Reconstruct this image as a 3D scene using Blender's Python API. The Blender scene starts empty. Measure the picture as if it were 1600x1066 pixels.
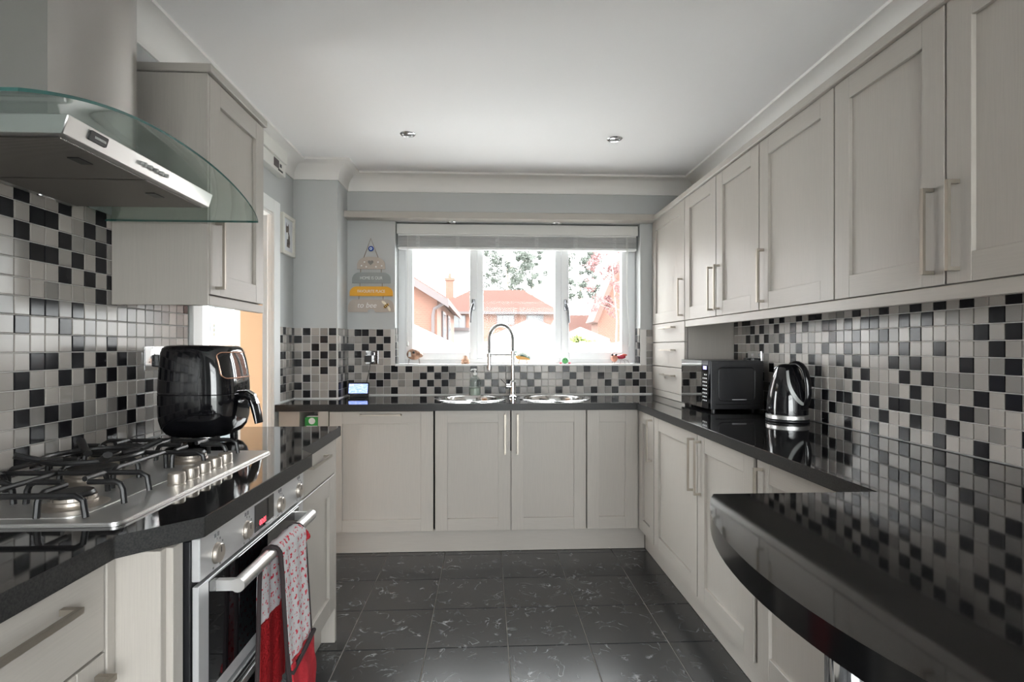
import bpy, bmesh, math, random
from mathutils import Vector, Matrix
random.seed(7)
R = random.Random(11)
PI = math.pi
scene = bpy.context.scene
col = scene.collection

# ------------------------------------------------------------------ camera
cam_d = bpy.data.cameras.new('camera')
cam = bpy.data.objects.new('camera', cam_d)
col.objects.link(cam)
cam.location = (0, 0, 1.215)
cam.rotation_euler = (PI / 2, 0, -math.atan(41 / 855.0))
cam_d.sensor_width = 36
cam_d.lens = 855.0 * 36 / 1600
cam_d.shift_y = 10.0 / 1600
cam_d.clip_start = 0.02
cam_d.clip_end = 300
scene.camera = cam

# ------------------------------------------------------------------ sky, light, exposure
world = bpy.data.worlds.new('overcast_sky')
scene.world = world
world.use_nodes = True
wn = world.node_tree.nodes
bg = wn['Background']
bg.inputs['Color'].default_value = (0.975, 0.985, 1.0, 1)
bg.inputs['Strength'].default_value = 5.4
for pname, loc, rot, sx, sy in (
        ('daylight_portal_front', (0.23, 4.08, 1.56), (-PI / 2, 0, 0), 1.75, 1.0),
        ('daylight_portal_rear', (0.59, -1.82, 1.01), (PI / 2, 0, 0), 1.79, 2.05)):
    pl = bpy.data.lights.new(pname, 'AREA')
    pl.shape = 'RECTANGLE'
    pl.size, pl.size_y = sx, sy
    pl.cycles.is_portal = True
    po = bpy.data.objects.new(pname, pl)
    po.location, po.rotation_euler = loc, rot
    col.objects.link(po)
vs = scene.view_settings
vs.view_transform = 'Standard'
vs.look = 'None'
vs.exposure = 1.78
vs.gamma = 1.0
vs.use_curve_mapping = False
try:
    scene.cycles.use_denoising = True
    scene.cycles.max_bounces = 10
    scene.cycles.diffuse_bounces = 5
    scene.cycles.glossy_bounces = 5
    scene.cycles.transparent_max_bounces = 12
    scene.cycles.sample_clamp_indirect = 6.0
    scene.cycles.caustics_reflective = False
    scene.cycles.caustics_refractive = False
except Exception:
    pass

# ------------------------------------------------------------------ materials
def srgb(r, g, b):
    f = lambda c: (c / 255) / 12.92 if c <= 10 else ((c / 255 + 0.055) / 1.055) ** 2.4
    return (f(r), f(g), f(b))

def mat(name, c, rough=0.5, metal=0.0, spec=0.5, coat=0.0, emit=None, es=0.0, aniso=0.0):
    m = bpy.data.materials.new(name)
    m.use_nodes = True
    p = m.node_tree.nodes['Principled BSDF']
    p.inputs['Base Color'].default_value = (*c, 1)
    p.inputs['Roughness'].default_value = rough
    p.inputs['Metallic'].default_value = metal
    p.inputs['Specular IOR Level'].default_value = spec
    p.inputs['Coat Weight'].default_value = coat
    p.inputs['Coat Roughness'].default_value = 0.03
    if emit:
        p.inputs['Emission Color'].default_value = (*emit, 1)
        p.inputs['Emission Strength'].default_value = es
    return m

def nd(m, t, **kw):
    n = m.node_tree.nodes.new(t)
    for k, v in kw.items():
        if k in n.inputs:
            n.inputs[k].default_value = v
        else:
            setattr(n, k, v)
    return n

def lk(m, a, ao, b, bi):
    m.node_tree.links.new(a.outputs[ao], b.inputs[bi])

def P(m):
    return m.node_tree.nodes['Principled BSDF']

def coords(m, scale=(1, 1, 1), kind='Object'):
    tc = nd(m, 'ShaderNodeTexCoord')
    mp = nd(m, 'ShaderNodeMapping')
    mp.inputs['Scale'].default_value = scale
    lk(m, tc, kind, mp, 'Vector')
    return mp

def add_noise_bump(m, scale, strength, dist=0.002, stretch=(1, 1, 1), detail=3):
    mp = coords(m, stretch)
    n = nd(m, 'ShaderNodeTexNoise')
    n.inputs['Scale'].default_value = scale
    n.inputs['Detail'].default_value = detail
    b = nd(m, 'ShaderNodeBump')
    b.inputs['Strength'].default_value = strength
    b.inputs['Distance'].default_value = dist
    lk(m, mp, 'Vector', n, 'Vector')
    lk(m, n, 'Fac', b, 'Height')
    lk(m, b, 'Normal', P(m), 'Normal')
    return n

def add_color_noise(m, c1, c2, scale, lo=0.35, hi=0.65, stretch=(1, 1, 1), detail=4):
    mp = coords(m, stretch)
    n = nd(m, 'ShaderNodeTexNoise')
    n.inputs['Scale'].default_value = scale
    n.inputs['Detail'].default_value = detail
    r = nd(m, 'ShaderNodeValToRGB')
    r.color_ramp.elements[0].position, r.color_ramp.elements[1].position = lo, hi
    r.color_ramp.elements[0].color, r.color_ramp.elements[1].color = (*c1, 1), (*c2, 1)
    lk(m, mp, 'Vector', n, 'Vector')
    lk(m, n, 'Fac', r, 'Fac')
    lk(m, r, 'Color', P(m), 'Base Color')
    return r

CAB = (0.415, 0.385, 0.35)
paint_v = mat('painted_oak_vertical_grain', CAB, 0.42)
add_color_noise(paint_v, tuple(c * 0.965 for c in CAB), tuple(c * 1.02 for c in CAB), 26, 0.3, 0.65, (10, 10, 0.35))
add_noise_bump(paint_v, 40, 0.2, 0.001, (12, 12, 0.4))
paint_h = mat('painted_oak_horizontal_grain', CAB, 0.42)
add_color_noise(paint_h, tuple(c * 0.965 for c in CAB), tuple(c * 1.02 for c in CAB), 26, 0.3, 0.65, (0.35, 0.35, 10))
add_noise_bump(paint_h, 40, 0.2, 0.001, (0.4, 0.4, 12))
paint_f = mat('painted_panel', CAB, 0.4)
wall_m = mat('pale_blue_grey_paint', (0.475, 0.486, 0.486), 0.75)
add_noise_bump(wall_m, 220, 0.08, 0.001)
ceil_m = mat('white_ceiling_paint', (0.86, 0.845, 0.85), 0.8)
cove_m = mat('white_coving_paint', (0.78, 0.76, 0.74), 0.6)
white_m = mat('white_gloss_paint', (0.80, 0.80, 0.79), 0.35)
upvc_m = mat('white_upvc', (0.80, 0.81, 0.82), 0.25)
hall_m = mat('peach_hall_paint', (0.52, 0.335, 0.195), 0.7)
grout_m = mat('pale_grout', (0.62, 0.60, 0.58), 0.7)
sealant_m = mat('white_sealant', (0.8, 0.8, 0.79), 0.35)

def tile_mat(name, c, rough):
    m = mat(name, c, rough, spec=0.32)
    oi = nd(m, 'ShaderNodeObjectInfo')
    mr = nd(m, 'ShaderNodeMapRange')
    mr.inputs['To Min'].default_value, mr.inputs['To Max'].default_value = 0.82, 1.12
    mx = nd(m, 'ShaderNodeMix', data_type='RGBA', blend_type='MULTIPLY')
    mx.inputs[0].default_value = 1
    mx.inputs[6].default_value = (*c, 1)
    lk(m, oi, 'Random', mr, 'Value')
    lk(m, mr, 'Result', mx, 7)
    lk(m, mx, 2, P(m), 'Base Color')
    add_noise_bump(m, 40, 0.05, 0.001)
    if max(c) < 0.1:
        P(m).inputs['Specular IOR Level'].default_value = 0.2
    return m
tile_ms = {'K': tile_mat('black_glazed_tile', (0.014, 0.0135, 0.0155), 0.16),
           'M': tile_mat('mid_grey_glazed_tile', (0.245, 0.228, 0.213), 0.2),
           'L': tile_mat('light_greige_glazed_tile', (0.39, 0.357, 0.328), 0.2)}

granite_m = mat('black_polished_granite', (0.01, 0.01, 0.011), 0.05, spec=0.6)
mp = coords(granite_m)
vo = nd(granite_m, 'ShaderNodeTexNoise')
vo.inputs['Scale'].default_value = 420
vo.inputs['Detail'].default_value = 2
rp = nd(granite_m, 'ShaderNodeValToRGB')
rp.color_ramp.elements[0].position, rp.color_ramp.elements[1].position = 0.52, 0.78
rp.color_ramp.elements[0].color, rp.color_ramp.elements[1].color = (0.007, 0.007, 0.0075, 1), (0.045, 0.042, 0.039, 1)
lk(granite_m, mp, 'Vector', vo, 'Vector')
lk(granite_m, vo, 'Fac', rp, 'Fac')
lk(granite_m, rp, 'Color', P(granite_m), 'Base Color')

granite_edge = mat('black_granite_edge', (0.022, 0.022, 0.0225), 0.38, spec=0.25)
add_color_noise(granite_edge, (0.014, 0.014, 0.0145), (0.034, 0.033, 0.032), 300)
bar_edge = mat('polished_black_bar_edge', (0.008, 0.008, 0.0085), 0.12, spec=0.3)
def edge_faces(bm):
    for f in bm.faces:
        f.normal_update()
        if abs(f.normal.z) < 0.3:
            f.material_index = 1

floor_m = mat('black_veined_floor_tile', (0.02, 0.02, 0.021), 0.25, spec=0.7)
tc = nd(floor_m, 'ShaderNodeTexCoord')
oi = nd(floor_m, 'ShaderNodeObjectInfo')
va = nd(floor_m, 'ShaderNodeVectorMath', operation='ADD')
vm = nd(floor_m, 'ShaderNodeVectorMath', operation='SCALE')
vm.inputs['Scale'].default_value = 40
cx = nd(floor_m, 'ShaderNodeCombineXYZ')
for k in (0, 1, 2):
    lk(floor_m, oi, 'Random', cx, k)
lk(floor_m, cx, 0, vm, 0)
lk(floor_m, tc, 'Object', va, 0)
lk(floor_m, vm, 0, va, 1)
n1 = nd(floor_m, 'ShaderNodeTexNoise')
n1.inputs['Scale'].default_value = 11.0
n1.inputs['Detail'].default_value = 7
n1.inputs['Distortion'].default_value = 1.2
lk(floor_m, va, 0, n1, 'Vector')
r1 = nd(floor_m, 'ShaderNodeValToRGB')
e = r1.color_ramp.elements
e[0].position, e[0].color = 0.48, (0, 0, 0, 1)
e[1].position, e[1].color = 0.52, (0, 0, 0, 1)
em = e.new(0.5)
em.color = (1, 1, 1, 1)
lk(floor_m, n1, 'Fac', r1, 'Fac')
n2 = nd(floor_m, 'ShaderNodeTexNoise')
n2.inputs['Scale'].default_value = 11
n2.inputs['Detail'].default_value = 3
lk(floor_m, va, 0, n2, 'Vector')
r2 = nd(floor_m, 'ShaderNodeValToRGB')
r2.color_ramp.elements[0].position, r2.color_ramp.elements[1].position = 0.5, 0.68
lk(floor_m, n2, 'Fac', r2, 'Fac')
mu = nd(floor_m, 'ShaderNodeMath', operation='MULTIPLY')
lk(floor_m, r1, 'Color', mu, 0)
lk(floor_m, r2, 'Color', mu, 1)
mxx = nd(floor_m, 'ShaderNodeMix', data_type='RGBA')
mxx.inputs[6].default_value = (0.024, 0.025, 0.0265, 1)
mxx.inputs[7].default_value = (0.30, 0.31, 0.32, 1)
lk(floor_m, mu, 0, mxx, 0)
lk(floor_m, mxx, 2, P(floor_m), 'Base Color')
bp = nd(floor_m, 'ShaderNodeBump')
bp.inputs['Strength'].default_value = 0.04
bp.inputs['Distance'].default_value = 0.004
lk(floor_m, n2, 'Fac', bp, 'Height')
lk(floor_m, bp, 'Normal', P(floor_m), 'Normal')
floor_grout_m = mat('brown_floor_grout', (0.26, 0.235, 0.21), 0.7)

steel_m = mat('brushed_stainless_steel', (0.52, 0.50, 0.475), 0.2, 1.0)
add_noise_bump(steel_m, 60, 0.06, 0.001, (1, 1, 30))
steelh_m = mat('satin_stainless_steel', (0.66, 0.65, 0.64), 0.36, 0.95)
oven_steel = mat('bright_oven_steel', (0.62, 0.62, 0.63), 0.45, 0.6)
steel_dk = mat('shaded_filter_steel', (0.32, 0.30, 0.28), 0.45, 1.0)  # filter steel darkened as if shaded by the hood; bands are its mesh
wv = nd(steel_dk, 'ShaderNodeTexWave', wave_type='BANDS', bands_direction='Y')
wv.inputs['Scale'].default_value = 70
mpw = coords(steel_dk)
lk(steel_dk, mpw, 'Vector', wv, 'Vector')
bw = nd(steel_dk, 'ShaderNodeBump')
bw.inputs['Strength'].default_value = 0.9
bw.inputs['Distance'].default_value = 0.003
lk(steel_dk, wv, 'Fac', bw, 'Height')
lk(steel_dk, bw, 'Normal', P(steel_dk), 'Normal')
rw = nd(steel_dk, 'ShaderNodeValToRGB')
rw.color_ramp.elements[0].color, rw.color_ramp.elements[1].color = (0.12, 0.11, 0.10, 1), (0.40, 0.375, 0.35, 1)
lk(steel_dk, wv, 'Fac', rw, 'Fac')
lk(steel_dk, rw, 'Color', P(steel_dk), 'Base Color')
chrome_m = mat('polished_chrome', (0.80, 0.80, 0.81), 0.06, 1.0)
nickel_m = mat('brushed_nickel', (0.36, 0.325, 0.28), 0.45, 0.9)
knob_m = mat('warm_nickel_knob', (0.52, 0.47, 0.42), 0.42, 0.9)
iron_m = mat('black_cast_iron', (0.012, 0.012, 0.013), 0.38)
black_gl = mat('glossy_black_plastic', (0.006, 0.006, 0.0075), 0.06, spec=0.6)
black_mt = mat('satin_black_plastic', (0.012, 0.012, 0.014), 0.35)
black_glass = mat('black_oven_glass', (0.005, 0.005, 0.006), 0.03, spec=0.6)
dark_gap = mat('dark_recess', (0.02, 0.019, 0.018), 0.8)
copper_m = mat('copper_trim', (0.75, 0.42, 0.30), 0.25, 1.0)
mirror_m = mat('dark_mirror_glass', (0.45, 0.45, 0.44), 0.03, 1.0)
grey_pl = mat('grey_plastic', (0.32, 0.32, 0.31), 0.4)
lgrey_pl = mat('pale_grey_plastic', (0.55, 0.55, 0.54), 0.4)
print_m = mat('dark_printed_ink', (0.18, 0.18, 0.19), 0.6)
white_ink = mat('white_printed_ink', (0.8, 0.8, 0.8), 0.5)
red_cloth = mat('red_quilted_cotton', (0.36, 0.024, 0.032), 0.9, spec=0.15)
add_noise_bump(red_cloth, 45, 0.9, 0.006)
red_fluff = mat('red_terry_cloth', (0.27, 0.012, 0.015), 0.95, spec=0.1)
add_noise_bump(red_fluff, 160, 1.0, 0.006)
dark_binding = mat('charcoal_fabric_binding', (0.035, 0.027, 0.028), 0.9, spec=0.15)
grey_cloth = mat('pale_grey_cotton', (0.50, 0.49, 0.50), 0.9, spec=0.15)
add_noise_bump(grey_cloth, 25, 0.6, 0.006)
# pale cotton with rows of small red print
print_cloth = mat('grey_cotton_with_red_print', (0.5, 0.49, 0.5), 0.9, spec=0.15)
mpc = coords(print_cloth, (1, 1, 1))
bk = nd(print_cloth, 'ShaderNodeTexBrick')
bk.inputs['Scale'].default_value = 1
bk.inputs['Brick Width'].default_value = 0.022
bk.inputs['Row Height'].default_value = 0.022
bk.inputs['Mortar Size'].default_value = 0.0052
bk.inputs['Color1'].default_value = (1, 1, 1, 1)
bk.inputs['Color2'].default_value = (1, 1, 1, 1)
bk.inputs['Mortar'].default_value = (0, 0, 0, 1)
sw = nd(print_cloth, 'ShaderNodeSeparateXYZ')
cw = nd(print_cloth, 'ShaderNodeCombineXYZ')
lk(print_cloth, mpc, 'Vector', sw, 0)
lk(print_cloth, sw, 1, cw, 0)
lk(print_cloth, sw, 2, cw, 1)
lk(print_cloth, cw, 0, bk, 'Vector')
ns = nd(print_cloth, 'ShaderNodeTexNoise')
ns.inputs['Scale'].default_value = 150
lk(print_cloth, mpc, 'Vector', ns, 'Vector')
rs = nd(print_cloth, 'ShaderNodeValToRGB')
rs.color_ramp.elements[0].position, rs.color_ramp.elements[1].position = 0.49, 0.53
lk(print_cloth, ns, 'Fac', rs, 'Fac')
mm = nd(print_cloth, 'ShaderNodeMath', operation='MULTIPLY')
lk(print_cloth, bk, 'Color', mm, 0)
lk(print_cloth, rs, 'Color', mm, 1)
mc = nd(print_cloth, 'ShaderNodeMix', data_type='RGBA')
mc.inputs[6].default_value = (0.50, 0.49, 0.50, 1)
mc.inputs[7].default_value = (0.50, 0.03, 0.05, 1)
lk(print_cloth, mm, 0, mc, 0)
lk(print_cloth, mc, 2, P(print_cloth), 'Base Color')

def glass_mat(name, tint, ior=1.45, gloss_rough=0.02):
    m = bpy.data.materials.new(name)
    m.use_nodes = True
    nt = m.node_tree
    nt.nodes.remove(nt.nodes['Principled BSDF'])
    out = nt.nodes['Material Output']
    tr = nd(m, 'ShaderNodeBsdfTransparent')
    tr.inputs['Color'].default_value = (*tint, 1)
    gl = nd(m, 'ShaderNodeBsdfGlossy')
    gl.inputs['Roughness'].default_value = gloss_rough
    lw = nd(m, 'ShaderNodeLayerWeight')
    lw.inputs['Blend'].default_value = 0.5
    pw = nd(m, 'ShaderNodeMath', operation='POWER')
    pw.inputs[1].default_value = 4.0
    lk(m, lw, 'Facing', pw, 0)
    fr = nd(m, 'ShaderNodeMapRange')
    fr.inputs['To Min'].default_value, fr.inputs['To Max'].default_value = ((ior - 1) / (ior + 1)) ** 2, 0.85
    lk(m, pw, 0, fr, 'Value')
    mx = nd(m, 'ShaderNodeMixShader')
    lk(m, fr, 0, mx, 0)
    lk(m, tr, 0, mx, 1)
    lk(m, gl, 0, mx, 2)
    lk(m, mx, 0, out, 0)
    return m
pane_m = glass_mat('clear_window_glass', (0.97, 0.985, 0.98), 1.2)
hood_glass = glass_mat('green_tinted_hood_glass', (0.87, 0.935, 0.915), 1.6)
glass_edge = mat('green_glass_edge', (0.03, 0.10, 0.09), 0.1)
bottle_m = glass_mat('clear_bottle_plastic', (0.90, 0.93, 0.92), 1.45, 0.08)

# ------------------------------------------------------------------ mesh helpers
WLOC = {}

def wloc(o):
    return WLOC.get(o.name, Vector((0, 0, 0)))

def link(o, parent, loc):
    col.objects.link(o)
    WLOC[o.name] = Vector(loc)
    if parent is not None:
        o.parent = parent
        o.location = Vector(loc) - wloc(parent)
    else:
        o.location = loc
    return o

def obj(name, bm, m, parent=None, smooth=True, center=True, angle=35):
    bmesh.ops.recalc_face_normals(bm, faces=bm.faces)
    me = bpy.data.meshes.new(name)
    if center and len(bm.verts):
        lo = Vector([min(v.co[i] for v in bm.verts) for i in range(3)])
        hi = Vector([max(v.co[i] for v in bm.verts) for i in range(3)])
        c = Vector(((lo.x + hi.x) / 2, (lo.y + hi.y) / 2, lo.z))
        bmesh.ops.translate(bm, verts=bm.verts, vec=-c)
    else:
        c = Vector((0, 0, 0))
    bm.to_mesh(me)
    bm.free()
    for x in (m if isinstance(m, (list, tuple)) else [m]):
        me.materials.append(x)
    if smooth:
        me.shade_smooth()
        me.set_sharp_from_angle(angle=math.radians(angle))
    o = bpy.data.objects.new(name, me)
    if smooth and len(me.polygons) < 3000:
        md = o.modifiers.new('weighted_normals', 'WEIGHTED_NORMAL')
        md.keep_sharp = True
    return link(o, parent, c)

def tag(o, label, cat, group=None):
    o['label'] = label
    o['category'] = cat
    if group:
        o['group'] = group
    return o

def struct(o):
    o['kind'] = 'structure'
    return o

def thing(name, label, cat, loc, group=None):
    o = bpy.data.objects.new(name, None)
    o.empty_display_size = 0.05
    link(o, None, loc)
    return tag(o, label, cat, group)

def NB():
    return bmesh.new()

def bx(bm, x0, x1, y0, y1, z0, z1):
    x0, x1 = min(x0, x1), max(x0, x1)
    y0, y1 = min(y0, y1), max(y0, y1)
    z0, z1 = min(z0, z1), max(z0, z1)
    v = [bm.verts.new(p) for p in ((x0, y0, z0), (x1, y0, z0), (x1, y1, z0), (x0, y1, z0),
                                   (x0, y0, z1), (x1, y0, z1), (x1, y1, z1), (x0, y1, z1))]
    fs = [bm.faces.new([v[i] for i in q]) for q in ((0, 3, 2, 1), (4, 5, 6, 7), (0, 1, 5, 4), (1, 2, 6, 5), (2, 3, 7, 6), (3, 0, 4, 7))]
    return v, fs

def bev(bm, w, seg=2):
    bmesh.ops.bevel(bm, geom=list(bm.edges), offset=w, segments=seg, affect='EDGES', profile=0.5, clamp_overlap=True)

def box(name, x0, x1, y0, y1, z0, z1, m, parent=None, b=0.0015, seg=1):
    bm = NB()
    bx(bm, x0, x1, y0, y1, z0, z1)
    if b:
        bev(bm, b, seg)
    return obj(name, bm, m, parent)

def frame_from(d):
    d = Vector(d).normalized()
    a = Vector((0, 0, 1)) if abs(d.z) < 0.9 else Vector((1, 0, 0))
    u = d.cross(a).normalized()
    return u, d.cross(u).normalized()

def cyl(bm, p0, p1, r0, r1=None, n=24, caps=True):
    r1 = r0 if r1 is None else r1
    p0, p1 = Vector(p0), Vector(p1)
    u, w = frame_from(p1 - p0)
    a = [bm.verts.new(p0 + (u * math.cos(2 * PI * i / n) + w * math.sin(2 * PI * i / n)) * r0) for i in range(n)]
    b = [bm.verts.new(p1 + (u * math.cos(2 * PI * i / n) + w * math.sin(2 * PI * i / n)) * r1) for i in range(n)]
    for i in range(n):
        bm.faces.new((a[i], a[(i + 1) % n], b[(i + 1) % n], b[i]))
    if caps:
        bm.faces.new(a)
        bm.faces.new(b)

def lathe(bm, prof, c, n=32, axis=(0, 0, 1), sx=1, sy=1):
    c = Vector(c)
    ax = Vector(axis).normalized()
    if abs(ax.z) > 0.99:
        u, w = Vector((1, 0, 0)), Vector((0, 1, 0))
    else:
        u, w = frame_from(ax)
    rings = []
    for r, h in prof:
        if r < 1e-6:
            rings.append([bm.verts.new(c + ax * h)])
        else:
            rings.append([bm.verts.new(c + ax * h + u * (r * sx * math.cos(2 * PI * i / n)) + w * (r * sy * math.sin(2 * PI * i / n))) for i in range(n)])
    for a, b in zip(rings, rings[1:]):
        if len(a) == 1 and len(b) == 1:
            continue
        for i in range(n):
            j = (i + 1) % n
            if len(a) == 1:
                bm.faces.new((a[0], b[j], b[i]))
            elif len(b) == 1:
                bm.faces.new((a[i], a[j], b[0]))
            else:
                bm.faces.new((a[i], a[j], b[j], b[i]))

def tube(bm, pts, r, n=10, closed=False, rx=None):
    """round (or flattened, rx) bar along a polyline"""
    pts = [Vector(p) for p in pts]
    N = len(pts)
    rings = []
    prev = None
    for i, p in enumerate(pts):
        if closed:
            t = pts[(i + 1) % N] - pts[i - 1]
        else:
            t = pts[min(i + 1, N - 1)] - pts[max(i - 1, 0)]
        t.normalize()
        if prev is None:
            u, w = frame_from(t)
        else:
            u = prev - t * prev.dot(t)
            if u.length < 1e-6:
                u, w = frame_from(t)
            u.normalize()
            w = t.cross(u)
        prev = u
        ri = r[i] if isinstance(r, (list, tuple)) else r
        rings.append([bm.verts.new(p + u * math.cos(2 * PI * k / n) * (rx or ri) + w * math.sin(2 * PI * k / n) * ri) for k in range(n)])
    M = N if closed else N - 1
    for i in range(M):
        a, b = rings[i], rings[(i + 1) % N]
        for k in range(n):
            j = (k + 1) % n
            bm.faces.new((a[k], a[j], b[j], b[k]))
    if not closed:
        bm.faces.new(rings[0])
        bm.faces.new(rings[-1])

def prism(bm, pts, z0, z1, fn=None):
    """extrude the closed outline pts (2D) between z0 and z1; fn maps (a,b,c) to a point"""
    fn = fn or (lambda a, b, c: (a, b, c))
    lo = [bm.verts.new(fn(a, b, z0)) for a, b in pts]
    hi = [bm.verts.new(fn(a, b, z1)) for a, b in pts]
    n = len(pts)
    bm.faces.new(lo)
    bm.faces.new(hi)
    for i in range(n):
        j = (i + 1) % n
        bm.faces.new((lo[i], lo[j], hi[j], hi[i]))

def sphere(bm, c, r, n=14, s=(1, 1, 1)):
    mtx = Matrix.Translation(Vector(c)) @ Matrix.Diagonal((r * s[0], r * s[1], r * s[2], 1))
    bmesh.ops.create_uvsphere(bm, u_segments=n, v_segments=max(6, n // 2 + 1), radius=1, matrix=mtx)

def rounded_rect(x0, x1, y0, y1, r, k=5):
    out = []
    for cx_, cy_, a0 in ((x1 - r, y1 - r, 0), (x0 + r, y1 - r, PI / 2), (x0 + r, y0 + r, PI), (x1 - r, y0 + r, 1.5 * PI)):
        for i in range(k + 1):
            a = a0 + PI / 2 * i / k
            out.append((cx_ + r * math.cos(a), cy_ + r * math.sin(a)))
    return out

def text_obj(name, s, size, m, parent, origin, xdir, ydir, depth=0.0008, sx=1.0, shear=0.0):
    cu = bpy.data.curves.new(name, 'FONT')
    cu.body = s
    cu.size = size
    cu.extrude = depth
    cu.align_x = 'CENTER'
    cu.align_y = 'CENTER'
    cu.shear = shear
    t = bpy.data.objects.new(name + '_tmp', cu)
    col.objects.link(t)
    dg = bpy.context.evaluated_depsgraph_get()
    me = bpy.data.meshes.new_from_object(t.evaluated_get(dg))
    bpy.data.objects.remove(t)
    X, Y = Vector(xdir), Vector(ydir)
    Z = X.cross(Y)
    for v in me.vertices:
        v.co = X * v.co.x * sx + Y * v.co.y + Z * v.co.z
    me.name = name
    me.materials.clear()
    me.materials.append(m)
    o = bpy.data.objects.new(name, me)
    return link(o, parent, origin)

# ------------------------------------------------------------------ room constants
XL, XR, YB, YR = -1.23, 1.475, 3.81, -1.7
ZC = 2.40
WT = 0.885          # worktop top
PX, PY = -0.95, 3.56   # boxed pier corner

# ------------------------------------------------------------------ room shell
# floor: bed of grout with tiles
bm = NB()
bx(bm, XL - 0.1, XR + 0.1, YR - 0.1, YB + 0.1, -0.08, -0.004)
floor = struct(obj('floor', bm, floor_grout_m, smooth=False))
bm = NB()
bx(bm, -0.1635, 0.1635, -0.1635, 0.1635, -0.004, 0.0)
bev(bm, 0.0012, 1)
proto = obj('floor_tile', bm, floor_m, floor, center=False)
ftm = proto.data
bpy.data.objects.remove(proto)
FP = 0.331
for i in range(-5, 5):
    for j in range(-14, 6):
        x, y = 0.091 + FP * (i + 0.5), 2.222 + FP * (j + 0.5)
        if XL < x - 0.1 and x + 0.1 < XR + 0.1 and YR < y - 0.1 and y < YB + 0.02:
            o = bpy.data.objects.new('floor_tile', ftm)
            link(o, floor, (x, y, 0))

bm = NB()
bx(bm, XL - 0.1, XR + 0.1, YR - 0.1, YB + 0.3, ZC, ZC + 0.1)
struct(obj('ceiling', bm, ceil_m, smooth=False))

DY0, DY1, DZ = 2.40, 3.21, 1.995      # doorway
bm = NB()
bx(bm, XL - 0.1, XL, YR - 0.1, DY0, -0.05, ZC)
bx(bm, XL - 0.02, XL, DY1, YB + 0.1, -0.05, ZC)
bx(bm, XL - 0.1, XL - 0.02, DY1 + 0.12, YB + 0.1, -0.05, ZC)
bx(bm, XL - 0.1, XL, DY0, DY1, DZ, ZC)
wall_left = struct(obj('wall_left', bm, wall_m, smooth=False))
bm = NB()
bx(bm, XR, XR + 0.1, YR - 0.1, YB + 0.1, -0.05, ZC)
wall_right = struct(obj('wall_right', bm, wall_m, smooth=False))
WX0, WX1, WZ0, WZ1 = -0.625, 1.088, 1.085, 2.088
bm = NB()
bx(bm, XL, WX0, YB, YB + 0.26, -0.05, ZC)
bx(bm, WX1, XR, YB, YB + 0.26, -0.05, ZC)
bx(bm, WX0, WX1, YB, YB + 0.26, -0.05, WZ0)
bx(bm, WX0, WX1, YB, YB + 0.26, WZ1, ZC)
wall_back = struct(obj('wall_back', bm, wall_m, smooth=False))
bm = NB()
bx(bm, XL, PX, PY, YB, -0.05, ZC)
bev(bm, 0.002, 1)
wall_pier = struct(obj('wall_pier', bm, wall_m))
RX0, RX1, RZ1 = -0.3, 1.475, 2.03  # unseen rear opening, sized for how much daylight it lets in
bm = NB()
bx(bm, XL - 0.1, XR + 0.1, YR - 0.1, YR, RZ1, ZC)
bx(bm, XL - 0.1, RX0, YR - 0.1, YR, -0.05, RZ1)
struct(obj('wall_rear', bm, wall_m, smooth=False))

# coving swept around the room with mitred corners
path = [(XL, YR), (XL, PY), (PX, PY), (PX, YB), (XR, YB), (XR, YR)]
prof = [(0.0, 2.288), (0.007, 2.288), (0.007, 2.296)]
for i in range(9):
    a = PI - PI / 2 * i / 8
    prof.append((0.096 + 0.087 * math.cos(a), 2.300 + 0.087 * math.sin(a)))
prof += [(0.102, 2.387), (0.102, 2.4), (0.0, 2.4)]
bm = NB()
rings = []
for i, p in enumerate(path):
    def nrm(a, b):
        d = Vector((b[0] - a[0], b[1] - a[1])).normalized()
        return Vector((d.y, -d.x))
    n1_ = nrm(path[i - 1], p) if i else None
    n2_ = nrm(p, path[i + 1]) if i < len(path) - 1 else None
    if n1_ is None:
        mv = n2_
    elif n2_ is None:
        mv = n1_
    else:
        s_ = n1_ + n2_
        mv = s_ / s_.dot(n1_)
    rings.append([bm.verts.new((p[0] + mv.x * a, p[1] + mv.y * a, z)) for a, z in prof])
for a, b in zip(rings, rings[1:]):
    for k in range(len(prof)):
        j = (k + 1) % len(prof)
        bm.faces.new((a[k], a[j], b[j], b[k]))
struct(obj('trim_1', bm, cove_m, angle=25))

# pelmet shelf over the window
bm = NB()
bx(bm, PX, 1.17, 3.715, YB, 2.088, 2.132)
bev(bm, 0.002, 1)
struct(obj('trim_2', bm, paint_f))
# door lining and architrave of the hall doorway
bm = NB()
bx(bm, XL - 0.1, XL + 0.004, DY0, DY0 + 0.02, 0, DZ)
bx(bm, XL - 0.022, XL + 0.004, DY1 - 0.01, DY1, 0, DZ)
bx(bm, XL - 0.1, XL + 0.004, DY0, DY1, DZ - 0.02, DZ)
bx(bm, XL, XL + 0.018, DY0 - 0.07, DY0 + 0.008, 0, DZ + 0.07)
bx(bm, XL, XL + 0.018, DY1 - 0.008, DY1 + 0.085, 0, DZ + 0.07)
bx(bm, XL, XL + 0.018, DY0 + 0.008, DY1 - 0.008, DZ - 0.008, DZ + 0.07)
bev(bm, 0.003, 1)
struct(obj('door_1', bm, white_m))

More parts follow.
